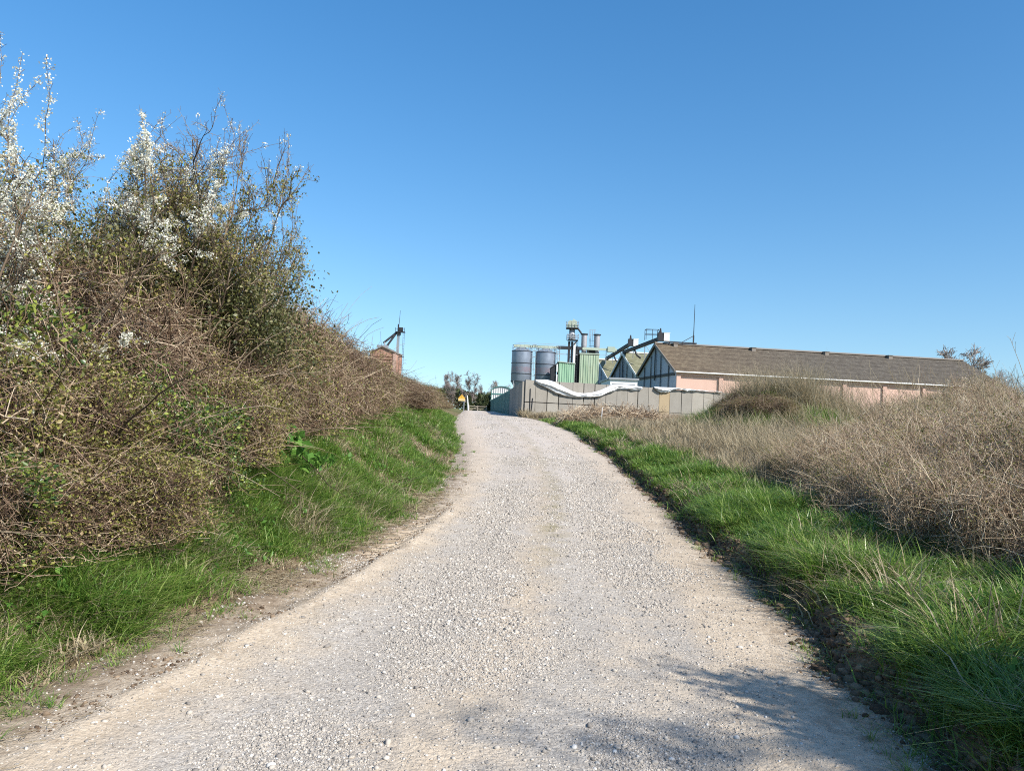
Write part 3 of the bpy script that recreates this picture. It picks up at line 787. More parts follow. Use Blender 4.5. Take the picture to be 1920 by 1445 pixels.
def corr_wall(m, x0, x1, y, z0, z1, pitch, depth):
    """vertical box-profile sheet facing -y"""
    xs_ = []; n = max(2, int(round((x1 - x0) / pitch)))
    for k in range(n):
        a = x0 + (x1 - x0) * k / n; w = (x1 - x0) / n
        xs_ += [(a, 0), (a + w * .55, 0), (a + w * .65, depth), (a + w * .9, depth)]
    xs_.append((x1, 0))
    V = []; F = []
    for xx, dd in xs_: V += [(xx, y - dd, z0), (xx, y - dd, z1)]
    for k in range(len(xs_) - 1): F.append((2 * k, 2 * k + 2, 2 * k + 3, 2 * k + 1))
    m.add(V, F); return m


# tall green dryer with two stacks
p = at(1086, 700, 112); o = empty('grain_dryer', (p[0], p[1], 2.1)); tag(o, 'tall pale green corrugated dryer block carrying two grey stacks', 'dryer')
w_ = 36 * K; zt = at(1100, 664, 112)[2] - 2.1
m = MB(); m.box((.02, .03, 0), (w_ - .02, 4.0, zt)); m.box((-8 * K, 1.2, 0), (.018, 3.4, zt + .9)); m.build('body', M['darksteel'], o)  # dark colour of the left box stands for the shaded side face
corr_wall(MB(), 0, w_, 0, 0, zt - .1, .34, .05).build('front_sheet', M['dryer'], o)
MB().box((-.06, -.08, zt + .004), (w_ + .06, 4.05, zt + .18)).build('roof_edge', M['palegreen'], o)
M['stack'] = paint('stack_grey', (.40, .39, .41), .1, .5, .25, damt=.2, dirt=(.42, .30, .30))
for cx in (8, 32.5):
    st = MB(); z0 = zt + .18; z1 = at(1104, 624, 112)[2] - 2.1
    hh = z1 - z0
    st.lathe([(.34, z0), (.34, z0 + .30 * hh), (.40, z0 + .36 * hh), (.42, z0 + .40 * hh), (.42, z0 + .93 * hh)], c=(cx * K, 1.0, 0), S=24)
    so_ = st.build('stack', M['stack'], o, True)
    MB().lathe([(.422, z0 + .93 * hh), (.56, z0 + .94 * hh), (.56, z1 - .03), (.42, z1), (.02, z1 + .01)], c=(cx * K, 1.0, 0), S=24).build('cap', M['darksteel'], so_)
m = MB(); zl = at(1112, 616, 112)[2] - 2.1
for x in (18.5, 21, 24.5, 28, 30.5): m.bar((x * K, 1.6 + .4 * math.sin((x - 18.5) / 12 * math.pi), zt), (x * K, 1.6 + .4 * math.sin((x - 18.5) / 12 * math.pi), zl), .05)
for z in np.arange(zt + .6, zl + .1, .8): m.bar((18.5 * K, 1.6, z), (30.5 * K, 1.6, z), .045)
m.build('caged_ladder', M['steel'], o)
m = MB(); m.box((14 * K, .6, zt + .185), (28 * K, 1.6, zt + 1.0)); m.tube([(14 * K, .5, zt + .7), (29 * K, .5, zt + .7)], .09, 8); m.build('fan_box', M['darksteel'], o)
m = MB(); m.bar((2 * K, -.5, 1.0), (37 * K, -.5, 4.0), .35, .62); m.build('chute', M['teal'], o)
m = MB(); m.bar((22 * K, -1.3, .2), (38 * K, -1.3, 2.4), .3, 1.3); m.build('lower_chute', M['teal'], o)

# small green building with its shaded left side as a dark block
p = at(1047, 700, 106); o = empty('green_building', (p[0], p[1], 2.1)); tag(o, 'small green corrugated building with its shaded left side coloured dark', 'outbuilding')
K2 = 106 / FPX; w_ = 30 * K2; zt = at(1047, 678, 106)[2] - 2.1; zt2 = at(1077, 682, 106)[2] - 2.1
MB().prism([(.0, 0), (w_, 0), (w_, zt2 - .06), (0, zt - .06)], 1, .04, 3.4).build('body', M['green_sheet'], o)
corr_wall(MB(), 0, w_, 0, 0, zt2, .30, .05).build('front_sheet', M['green_sheet'], o)
MB().prism([(-.1, zt - .04), (w_ + .1, zt2 - .02), (w_ + .1, zt2 + .10), (-.1, zt + .08)], 1, -.12, 3.5).build('roof', M['palegreen'], o)
h2 = at(1033, 690, 106)[2] - 2.1
MB().prism([(-14 * K2, 0), (-4 * K2, 0), (-4 * K2, zt - .45), (-14 * K2, h2)], 1, .3, 3.0).build('shaded_side', M['darksteel'], o)  # left side face, its shade given by the dark steel colour
MB().prism([(-14.6 * K2, h2), (-.02, zt - .15), (-.02, zt), (-14.6 * K2, h2 + .12)], 1, .1, 3.2).build('shaded_side_top', M['darksteel'], o)
m = MB(); m.box((-4 * K2, .1, zt - 1.4), (-1.2 * K2, .28, zt - .3)); m.box((-4 * K2, .1, .2), (-1.2 * K2, .28, zt - 1.75)); m.build('white_panel', M['white'], o)


# barrel roofed shed
a = at(920, 770, 142); b_ = at(958, 770, 142); zt = at(938, 724, 142)[2]; zs = at(922, 733, 142)[2]
o = empty('barrel_shed', (a[0], a[1], 2.2)); tag(o, 'barrel roofed white fronted shed at the end of the green fence', 'shed')
w_ = b_[0] - a[0]; hs, ht = zs - 2.2, zt - 2.2
arc = [(w_ / 2 - w_ / 2 * math.cos(q), hs + (ht - hs) * math.sin(q)) for q in np.linspace(0, math.pi, 17)]
MB().prism([(0, -.3)] + arc + [(w_, -.3)], 1, .05, 12).build('body', M['white'], o)
m = MB()
for (x0, z0), (x1, z1) in zip(arc[:-1], arc[1:]): m.bar((x0, 0, z0), (x1, 0, z1), .12, .32, up=(0, 1, 0))
m.bar((0, 0, -.3), (0, 0, hs), .30, .12); m.bar((w_, 0, -.3), (w_, 0, hs), .30, .12); m.box((.1, -.05, hs - .55), (w_ - .1, .045, hs - .38))
m.build('arch_frame', M['teal'], o)
m = MB()
for x in np.linspace(.45, w_ - .45, 8):
    z = hs + (ht - hs) * math.sin(math.acos(max(-1, min(1, 1 - 2 * x / w_)))) - .2
    m.box((x - .035, -.03, -.3), (x + .035, .045, z))
m.build('slats', M['steel'], o)

# green sheet fence running back to the barrel shed
f0 = np.array([.05, 62.0]); f1 = np.array([-3.75, 141.0]); L = np.linalg.norm(f1 - f0); d = (f1 - f0) / L
o = empty('sheet_fence', (f0[0], f0[1], 1.6), math.atan2(d[1], d[0])); tag(o, 'green corrugated sheet fence in shade along the track', 'fence')
npan = 16
for k in range(npan):
    x0, x1 = L * k / npan, L * (k + 1) / npan - .06; zb = .15 + .55 * k / npan
    m = corr_wall(MB(), x0, x1, 0, zb - .25, zb + 2.05 - .2 * (k == 0), .6, .09); m.box((x0, .02, zb - .2), (x1, .05, zb + 1.98 - .2 * (k == 0))); m.build('sheet_panel', M['fence_green'], o)
    MB().box((x0 - .05, .06, zb - .4), (x0 + .05, .16, zb + 2.1)).build('post', M['teal'], o)
# the road side is local +y
for ch in o.children: ch.scale = (1, -1, 1)


# concrete bunker wall of upright panels
def conc_mat(name, c0, c1, st):
    b = NB(name); c = b.coord(); n1 = b.noise(c, .9, 5, .65); n2 = b.noise(c, 9, 4, .6)
    mp = b.n('ShaderNodeMapping'); mp.inputs['Scale'].default_value = (1.2, 1.2, .35); b.l(c, mp.inputs[0]); n3 = b.noise(mp.outputs[0], 1.6, 4, .6)
    k = b.mix(b.math('ADD', b.math('MULTIPLY', n1, .6), b.math('MULTIPLY', n2, .4)), c0, c1)
    k = b.mix(b.ramp(n3, [(.52, 0.0), (.78, .38)]), k, st)
    return b.bsdf(k, .92, spec=.15, bump=n2, bstr=.3, bdist=.02)


M['conc'] = [conc_mat('concrete_a', (.20, .18, .15), (.37, .34, .295), (.16, .14, .105)), conc_mat('concrete_b', (.23, .21, .175), (.40, .37, .32), (.18, .155, .11)), conc_mat('concrete_c', (.19, .175, .15), (.34, .315, .275), (.15, .13, .095)), conc_mat('rusty_concrete', (.29, .22, .135), (.40, .32, .21), (.27, .17, .08))]
A0 = at(983, 777, 58); A1 = at(1352, 760, 65)
d2 = (A1 - A0)[:2]; LW = float(np.linalg.norm(d2)); rzw = math.atan2(d2[1], d2[0]); WZ = 1.55
o = empty('concrete_wall', (A0[0], A0[1], WZ), rzw); tag(o, 'grey concrete panel wall with a white tarpaulin draped over it', 'wall')
WT = 4.41 - WZ; wall_o = o
xp = [0, .85]
while xp[-1] < LW + 7: xp.append(xp[-1] + float(rng.choice([.98, 1.0, 1.02, 1.18])))
for k in range(len(xp) - 1):
    x0, x1 = xp[k] + .016, xp[k + 1] - .016 - (.045 if k % 3 != 0 and k < 6 or k % 4 == 1 else 0); dy = float(rng.uniform(-.012, .012)); up = float(rng.uniform(-.015, .015)) - .05 * (k > 12)
    mt = M['conc'][int(rng.integers(0, 3))] if k != 12 else M['conc'][3]
    pn = MB()
    if k < 9:
        pn.box((x0, dy, -.5), (x1, dy + .2, 1.15)); pn.box((x0, dy + .004, 1.21), (x1, dy + .19, WT + up))
    else:
        pn.box((x0, dy, -.5), (x1, dy + .2, .96 - .02 * (k - 9))); pn.box((x0, dy + .004, .99 - .02 * (k - 9)), (x1, dy + .19, WT + up))
    pn.build('panel', mt, o)
# gap backing so that joints read dark, a loose brace on the end panel and a shelf block
MB().box((.02, .215, -.5), (xp[-1], .3, WT - .08)).build('backing', M['darksteel'], o)
m = MB(); m.bar((.42, -.06, .2), (.40, -.06, 2.2), .05); m.bar((.55, -.07, .5), (.62, -.07, 1.5), .05, .04); m.build('end_brace', M['darksteel'], o)
MB().box((4.35, -.16, .78), (5.3, -.02, 1.02)).build('ledge_block', M['conc'][1], o)
# return wall along the track
o2 = empty('return_wall', (A0[0] - .05, A0[1] + .02, WZ), math.atan2(62.2 - A0[1], .05 - A0[0])); tag(o2, 'shaded concrete end wall between the corner and the green fence', 'wall')
LR = math.hypot(62.2 - A0[1], .05 - A0[0])
for k in range(4):
    x0 = .1 + (LR - .1) * k / 4; x1 = .1 + (LR - .1) * (k + 1) / 4 - .03
    MB().prism([(x0, -.5), (x1, -.5), (x1, WT - .15 - .13 * (k + 1)), (x0, WT - .15 - .13 * k)], 1, 0, .16).build('panel', M['conc'][k % 3], o2)


# tarpaulins
def tarp(pts_top, pts_bot, name, label, seed, nx=90, nz=14):
    r = np.random.default_rng(seed)
    x0, x1 = pts_top[0][0], pts_top[-1][0]; xs_ = np.linspace(x0, x1, nx)
    T = np.interp(xs_, [p[0] for p in pts_top], [p[1] for p in pts_top]); B = np.interp(xs_, [p[0] for p in pts_bot], [p[1] for p in pts_bot])
    kr = np.ones(7) / 7
    def smo(a):
        return np.convolve(np.pad(a, 3, 'edge'), kr, 'valid')
    T = smo(T); B = smo(B) + .16 * (vnoise(xs_ * 1.6, xs_ * 0, seed) - .5) + .06 * (vnoise(xs_ * 6, xs_ * 0, seed + 4) - .5)
    v = np.linspace(0, 1, nz)
    XX, VV = np.meshgrid(xs_, v, indexing='ij')
    ZZ = T[:, None] + (B - T)[:, None] * VV
    fold = np.sin(VV * 17 + 6 * vnoise(XX * .6, VV * 0, seed) + XX * .5) * .075 + (vnoise(XX * 1.6 + VV * 3, VV * 6, seed + 1) - .5) * .22
    YY = -.07 - .26 * np.sin(np.pi * np.clip(VV, 0, 1)) * np.clip((T - B)[:, None] / .6, .35, 1) + fold * np.sin(np.pi * VV) ** .5 - .04 * VV
    # lip over the wall top
    XX = np.concatenate([xs_[:, None], XX], 1); ZZ = np.concatenate([np.minimum(T, WT)[:, None] * 0 + np.where(T > WT - .08, WT + .03, T + .02)[:, None], ZZ], 1); YY = np.concatenate([np.where(T > WT - .08, .25, -.03)[:, None], YY], 1)
    n, mm = XX.shape; i, j = np.meshgrid(np.arange(n - 1), np.arange(mm - 1), indexing='ij'); b = i * mm + j
    F = np.stack([b, b + 1, b + mm + 1, b + mm], -1).reshape(-1, 4)
    ob = mk(name, np.stack([XX, YY, ZZ], -1), F, M['tarp'], smooth=True); ob.location = wall_o.location; ob.rotation_euler = wall_o.rotation_euler
    sol = ob.modifiers.new('thick', 'SOLIDIFY'); sol.thickness = .012
    tag(ob, label, 'tarpaulin', 'white tarpaulins on the concrete wall'); return ob


b = NB('white_tarp'); M['tarp'] = b.bsdf(b.ramp(b.noise(b.coord(), 1.3, 4), [(.3, (.52, .51, .49)), (.5, (.70, .70, .69)), (.7, (.79, .79, .78))]), .5, spec=.4)


def wl(px, py):                                      # pixel on the wall face -> (x along, z)
    c, s = math.cos(rzw), math.sin(rzw); best = None
    for dd in np.linspace(57.5, 67, 400):
        p_ = at(px, py, dd); e = abs(-(p_[0] - A0[0]) * s + (p_[1] - A0[1]) * c)
        if best is None or e < best[0]: best = (e, (p_[0] - A0[0]) * c + (p_[1] - A0[1]) * s, p_[2] - WZ)
    return best[1], best[2]


tarp([wl(*q) for q in ((1003, 711.5), (1030, 712), (1050, 722), (1075, 735), (1095, 738), (1120, 734), (1150, 720), (1158, 720.5), (1180, 722), (1202, 725))],
     [wl(*q) for q in ((1003, 714), (1015, 722), (1040, 736), (1065, 743.5), (1095, 746), (1125, 742), (1150, 732), (1156, 730), (1180, 732), (1202, 731))],
     'tarpaulin', 'white tarpaulin sagging in a deep curve along the wall top', 3)
tarp([wl(*q) for q in ((1225, 725), (1250, 726), (1280, 728), (1310, 731), (1352, 734))],
     [wl(*q) for q in ((1225, 727.5), (1235, 735.5), (1250, 736), (1270, 730.5), (1285, 731.5), (1305, 732), (1352, 735.5))],
     'tarpaulin', 'shorter white tarpaulin on the wall top in front of the pink shed', 5)

# brick tower with its own elevator
p = at(693, 690, 140); K3 = 140 / FPX; o = empty('brick_tower', (p[0], p[1], 1.6), R(-6)); tag(o, 'square brick tower with banded louvres and low pyramid roof', 'tower')
b = NB('tower_brick'); c = b.coord(); n = b.noise(c, 1.1, 5, .65)
M['brick'] = b.bsdf(b.ramp(b.math('ADD', b.math('MULTIPLY', n, .7), b.math('MULTIPLY', b.noise(c, 8, 2), .3)), [(.3, (.27, .135, .095)), (.5, (.42, .235, .17)), (.7, (.54, .34, .25))]), .9, spec=.1)
z0 = lambda py: at(715, py, 140)[2] - 1.6
w_ = 50 * K3; ze = z0(661.5); zr_ = z0(650)
MB().prism([(0, -1), (w_, -1), (w_, ze), (w_ * .46, zr_ - .1), (0, ze)], 1, .02, w_ * .9).build('wall', M['brick'], o)
m = MB()
for k in range(14):
    z = ze - .45 - k * .56
    m.box((.12, -.16, z - .17), (w_ * .86, .018, z + .17))
m.build('louvre_bands', M['brick'], o)
MB().box((w_ * .88, -.2, -1), (w_ + .02, .016, ze - .1)).build('lit_side_face', M['pinkdark'], o)  # sunlit right side face, put in as a paler strip
m = MB(); m.prism([(-.15, ze - .08), (w_ * .46, zr_ - .02), (w_ + .15, ze - .08), (w_ + .15, ze + .08), (w_ * .46, zr_ + .14), (-.15, ze + .08)], 1, -.25, w_ * .9 + .2); m.build('roof', M['ventm'], o)
m = MB(); m.box((w_ * .22, .2, zr_ - .15), (w_ * .62, 1.2, zr_ + .35)); m.tube([(w_ * .5, .5, zr_), (w_ * .5, .5, zr_ + .9)], .16, 8); m.build('roof_inlet', M['steel'], o)
o = empty('elevator_mast', (at(744, 690, 141)[0], 141, 1.6)); tag(o, 'thin elevator mast with platform, twin spouts and aerial beside brick tower', 'elevator')
zq = lambda py: at(744, py, 141)[2] - 1.6
m = MB(); m.box((-.28, -.2, 0), (-.02, .2, zq(621))); m.box((.06, -.2, 0), (.2, .2, zq(621))); m.build('casing', M['steel'], o)
m = MB(); m.box((-.55, -.6, zq(622.5)), (1.15, .6, zq(621))); m.box((-.2, -.4, zq(628)), (.35, .4, zq(623)))
for x in (-.55, 1.1): m.bar((x, -.5, zq(621)), (x, -.5, zq(614)), .07)
m.box((-.2, -.3, zq(620.9)), (.0, .3, zq(607))); m.box((.05, -.3, zq(620.9)), (.75, .3, zq(613))); m.bar((-.55, -.5, zq(616)), (1.1, -.5, zq(617)), .05)
m.build('platform', M['darksteel'], o)
m = MB(); m.tube([(.0, 0, zq(607)), (.12, 0, zq(581))], [.05, .03], 6); m.build('aerial', M['darksteel'], o)
for q in ((719, 643.0), (724.5, 650)):
    e = at(q[0], q[1], 140.6); m = MB(); m.tube([(-.3, 0, zq(622)), tuple(e - np.array([o.location[0], o.location[1], 1.6]))], .19, 8); m.build('spout', M['darksteel'], o)
m = MB()
for s in (.85, 1.1): m.bar((s, -.2, 0), (s, -.2, zq(622)), .045)
for z in np.arange(1, zq(623), .5): m.bar((.85, -.2, z), (1.1, -.2, z), .03)
m.bar((-.3, -.2, zq(669)), (1.2, -.2, zq(669)), .14); m.build('ladder', M['darksteel'], o)

# warning sign
p = at(865.8, 746, 77); gz = float(ground(p[0], p[1])); o = empty('warning_sign', (p[0], p[1], gz), R(4)); tag(o, 'yellow triangular warning sign above a pale plate at the hedge end', 'sign')
M['yellow'] = paint('sign_yellow', (.72, .42, .05), .05, .5, damt=.05, streak=False); M['paleyellow'] = paint('sign_plate', (.74, .56, .26), .05, .5, damt=.05, streak=False); M['signborder'] = paint('sign_border', (.30, .15, .02), .05, .5, damt=0); M['black'] = paint('black_mark', (.03, .025, .02), 0, .6, damt=0)
zc = p[2] - gz; kk_ = 77 / FPX
m = MB(); m.prism([(-7.6 * kk_, zc - 1.2 * kk_), (7.6 * kk_, zc - 1.2 * kk_), (0, zc + 7.6 * kk_)], 1, .0, .02); m.build('border', M['signborder'], o)
m = MB(); m.prism([(-6.2 * kk_, zc - .5 * kk_), (6.2 * kk_, zc - .5 * kk_), (0, zc + 6.0 * kk_)], 1, -.006, -.001); tri = m.build('plate', M['yellow'], o)
m = MB(); m.box((-.025, -.013, zc + 2.0 * kk_), (.025, -.008, zc + 4.8 * kk_)); m.box((-.027, -.013, zc + .8 * kk_), (.027, -.008, zc + 1.4 * kk_)); m.build('mark', M['signborder'], tri)
m = MB(); m.box((-6.3 * kk_, -.004, zc - 5.4 * kk_), (6.3 * kk_, .018, zc - 1.3 * kk_)); pl = m.build('text_plate', M['paleyellow'], o)
m = MB(); m.box((-5 * kk_, -.010, zc - 3.2 * kk_), (5 * kk_, -.006, zc - 2.8 * kk_)); m.build('text_line', M['yellow'], pl)
m = MB(); m.tube([(4.6 * kk_, .06, -.4), (4.6 * kk_, .06, zc + 2 * kk_)], .045, 8); m.build('post', M['steel'], o)

# leaning pale post and the field gate behind
a = at(876.0, 741, 126); b_ = at(878.6, 771, 126); m = MB(); m.tube([(0, 0, -.3), tuple(a - b_)], [.13, .10], 8); o = m.build('leaning_post', M['white'], None); o.location = b_; tag(o, 'pale leaning post where the track meets the gate', 'post')
a = at(880, 770, 129); b_ = at(911, 770, 129); w_ = b_[0] - a[0]; o = empty('field_gate', (a[0], a[1], a[2] - .05)); tag(o, 'low wooden field gate closing the far end of the track', 'gate')
M['wood'] = paint('weathered_wood', (.30, .26, .20), .15, .9, damt=.3)
m = MB()
for z in (.45, .85): m.box((0, -.03, z - .06), (w_, .03, z + .06))
m.bar((.1, -.045, .1), (w_ * .5, -.045, .85), .08, .03, up=(0, 1, 0)); m.build('bars', M['wood'], o)
for x in (-.05, w_ * .5, w_ + .05): MB().box((x - .07, -.09, -.4), (x + .07, .09, 1.02)).build('post', M['wood'], o)

# white survey stake in the brush pile
p = at(1123.5, 782, 39); b_ = at(1125.5, 764, 39); gz = float(ground(p[0], p[1])); m = MB(); m.bar((0, 0, -.2), (float(b_[0] - p[0]), 0, float(b_[2] - gz)), .09, .03); o = m.build('white_stake', M['white'], None); o.location = (p[0], p[1] - .9, gz); tag(o, 'thin white stake standing in the cut brush pile', 'stake')

# ------------------------------------------------------------------ grass
def blades(name, px, py, pz, h, w, lean, bend, mat, label, cat='grass', K=4, az=None, parent=None, kind='stuff'):
    N = len(px); a = rng.uniform(0, 6.283, N) if az is None else az
    d = np.stack([np.cos(a), np.sin(a), np.zeros(N)], -1)
    tt = np.linspace(0, 1, K)[None, :]
    out = (lean[:, None] * tt + bend[:, None] * tt ** 2.2) * h[:, None]
    zz = h[:, None] * (tt - .38 * np.clip(bend[:, None], 0, 1.4) * tt ** 2.4)
    P = np.stack([px[:, None] + d[:, None, 0] * out, py[:, None] + d[:, None, 1] * out, pz[:, None] - .015 + zz], -1)
    ya = a + np.pi / 2 + rng.normal(0, .5, N)
    Wd = np.stack([np.cos(ya), np.sin(ya), np.zeros(N)], -1)
    half = w[:, None] * .5 * (1 - tt ** 1.8 * .92)
    V, F = ribbons(P, Wd, half)
    o = mk(name, V, F, mat, parent)
    if label: tag(o, label, cat, kind=kind)
    return o


def clumps(n, y0, y1, sampler, dens):
    """clump centres, then blades fanned round each"""
    y = y0 * (y1 / y0) ** rng.uniform(0, 1, n); x, keep = sampler(y); x, y = x[keep], y[keep]
    return x, y


def fan(x, y, per, rad):
    i = np.repeat(np.arange(len(x)), per); a = rng.uniform(0, 6.283, len(i)); q = np.abs(rng.normal(0, 1, len(i))) * rad[i]
    return x[i] + np.cos(a) * q, y[i] + np.sin(a) * q, a + rng.normal(0, 1.4, len(i)), i


def verge(side, n, y0, y1, smax, h0, per, mat, label, name, seed, thr, dens_pow=1.0, smin=.0, wmul=1.0):
    y = y0 * (y1 / y0) ** rng.uniform(0, 1, n)
    s = smin + (smax - smin) * rng.uniform(0, 1, n) ** dens_pow
    x = xl(y) - s if side < 0 else xr(y) + s
    g = fbm(x * .9, y * .9, seed, 4)
    k = g + np.clip((s - .25) * .25, -.06, .08) > thr + .10 * (rng.uniform(0, 1, n) - .5)
    x, y, s, g = x[k], y[k], s[k], g[k]
    hc = h0 * rng.uniform(.4, 1.3, len(x)) * (.45 + 1.2 * np.clip((fbm(x * 1.7, y * 1.7, seed + 3, 3) - .3) * 1.8, 0, .75)) * np.clip(.5 + s * 1.2, .45, 1)
    bx, by, a, i = fan(x, y, per, .045 + .09 * rng.uniform(0, 1, len(x)) * (1 + y / 25))
    bh = hc[i] * rng.uniform(.45, 1.15, len(i))
    px = by / 768.0
    w = np.maximum(.0088 * rng.uniform(.5, 1.7, len(i)), px * .75) * wmul
    return blades(name, bx, by, ground(bx, by), bh, w, rng.uniform(.05, .55, len(i)), rng.uniform(.1, 1.5, len(i)), mat, label, az=a)


verge(-1, 4600, 2.6, 10, 2.0, .25, 38, M['grass'], 'bright green grass tufts along the foot of the left hedge', 'verge_grass', 101, .455)
verge(-1, 5200, 8.5, 45, 2.3, .24, 40, M['grass'], 'lush bright grass on the bank beneath the left hedge', 'bank_grass', 107, .40)
verge(1, 4600, 2.4, 12, 2.4, .27, 44, M['grass_deep'], 'tall deep green grass on the right verge above the soil cut', 'verge_grass', 103, .40, smin=.22)
verge(1, 4200, 10, 48, 1.9, .23, 40, M['grass'], 'green grass strip on the right verge below the bramble thicket', 'verge_grass', 105, .36, wmul=1.1, smin=.12)
verge(-1, 2200, 2.6, 30, 2.2, .26, 34, M['straw'], 'dead straw tufts among the grass of the left bank', 'dead_grass', 131, .47)
verge(1, 500, 2.6, 30, 2.0, .34, 26, M['straw'], 'dead straw tufts among the grass of the right verge', 'dead_grass', 133, .52, smin=.15)
n = 520; y = 2.6 * (26 / 2.6) ** rng.uniform(0, 1, n); sd_ = np.where(rng.uniform(0, 1, n) < .5, -1, 1); s = rng.uniform(.25, 1.9, n); x = np.where(sd_ < 0, xl(y) - s, xr(y) + s)
i = np.repeat(np.arange(n), 14); C = np.stack([x[i] + rng.normal(0, .07, len(i)), y[i] + rng.normal(0, .07, len(i)), np.zeros(len(i))], -1); C[:, 2] = ground(C[:, 0], C[:, 1]) + rng.uniform(.04, .22, len(i))
V, F = leaves(C, .055 * rng.uniform(.5, 1.4, len(i)), rng, 1.3, .55); tag(mk('verge_weeds', V, F, M['herb']), 'small broad leaved weeds scattered through both grass verges', 'weeds', kind='stuff')
n = 420; y = 2.6 * (30 / 2.6) ** rng.uniform(0, 1, n); lf = rng.uniform(0, 1, n) < .6; sq = rng.normal(-.08, .16, n); x = np.where(lf, xl(y) - sq, xr(y) + sq * .7)
bx, by, a, i = fan(x, y, 16, .02 + .03 * rng.uniform(0, 1, n)); zz = np.maximum(ground(bx, by), roadz(bx, by))
blades('edge_tufts', bx, by, zz, rng.uniform(.03, .14, n)[i] * rng.uniform(.5, 1.2, len(i)), np.maximum(.005, by / 768 * .6), rng.uniform(.1, .9, len(i)), rng.uniform(.1, 1.2, len(i)), M['grass'], 'small ragged grass tufts creeping on to the gravel edges', az=a)
# flat litter of straw on the left shoulder
n = 26000; y = 2.4 + 16 * rng.uniform(0, 1, n) ** 1.6; x = xl(y) + rng.normal(-.18, .26, n); k = fbm(x * 1.3, y * 1.3, 55, 3) > .44
x, y = x[k], y[k]; a = rng.uniform(0, 6.283, len(x)); ln = rng.uniform(.03, .16, len(x))
P = np.stack([np.stack([x + np.cos(a) * ln * q, y + np.sin(a) * ln * q, np.maximum(ground(x, y), roadz(x, y)) + .012 + rng.uniform(0, .02, len(x))], -1) for q in (-.5, 0, .5)], 1)
V, F = tubes(P, .0016 * np.ones((len(x), 3)) * np.maximum(1, y[:, None] / 6), 3)
tag(mk('straw_litter', V, F, M['straw']), 'bleached straw litter on the left shoulder of the track', 'litter', kind='stuff')

# tall dry grass in the field on the right
def field(n, sampler, h0, per, mat, label, name, wm=.6, lean=.22):
    x, y = sampler(n); bx, by, a, i = fan(x, y, per, .05 + .13 * rng.uniform(0, 1, len(x)))
    bh = h0 * rng.uniform(.5, 1.25, len(x))[i] * rng.uniform(.5, 1.1, len(i))
    w = np.maximum(.004, by / 768 * wm) * rng.uniform(.6, 1.2, len(i))
    return blades(name, bx, by, ground(bx, by), bh, w, rng.uniform(.0, lean * 2, len(i)), rng.uniform(.05, .7, len(i)), mat, label, az=a)


def s_field(n):
    y = 14 * (62 / 14) ** rng.uniform(0, 1, n); s = .9 + 13 * rng.uniform(0, 1, n) ** 1.3; x = xr(y) + s
    k = (fbm(x * .5, y * .5, 61, 3) > .36) & (s > np.where(y < 20, 1.7, 1.1)); return x[k], y[k]


field(9500, s_field, .50, 16, M['straw'], 'tall bleached dry grass in the field before the concrete wall', 'dry_grass')


def s_mound(n):
    a = rng.uniform(0, 6.283, n); q = np.sqrt(rng.uniform(0, 1, n)); return MOUND[0] + np.cos(a) * q * 3.0, MOUND[1] + np.sin(a) * q * 3.4


def s_mound_top(n):
    a = rng.uniform(0, 6.283, n); q = np.sqrt(rng.uniform(0, 1, n)); return MOUND[0] + .9 + np.cos(a) * q * 2.4, MOUND[1] + .6 + np.sin(a) * q * 2.2


field(560, s_mound, .50, 40, M['grass'], 'fresh green grass growing over the overgrown mound', 'mound_grass', .5, .3)
field(620, s_mound_top, 1.75, 20, M['reed'], 'tall pale dead stalks standing on the overgrown mound', 'dead_stalks', .32, .14)
field(240, lambda n: (rng.uniform(.9, 6, n), rng.uniform(55.5, 57.6, n)), .5, 14, M['straw'], 'pale dry grass along the foot of the concrete wall', 'wall_grass', .6)
field(130, lambda n: (lambda y: (xr(y) + rng.uniform(.0, .5, n), y))(rng.uniform(57, 66, n)), .7, 14, M['reed'], 'pale dry tufts at the corner of the shaded end wall', 'corner_grass', .6)

# ------------------------------------------------------------------ brambles
def dome_pts(n, rx, ry, h, shell, r):
    d = unit(r.normal(size=(n, 3))); d[:, 2] = np.abs(d[:, 2]); q = 1 - np.abs(r.normal(0, shell, n)); q = np.clip(q, .05, 1.05)
    bump = 1 + .16 * (np.sin(d[:, 0] * 5 + 1.3) * np.cos(d[:, 1] * 6)) + .10 * np.sin(d[:, 2] * 9 + d[:, 0] * 4)
    p = np.sign(d) * np.abs(d) ** .75; p = p / np.maximum(np.linalg.norm(p, axis=1, keepdims=True), .2) ** .6
    return p * np.array([rx, ry, h]) * (q * bump)[:, None], d


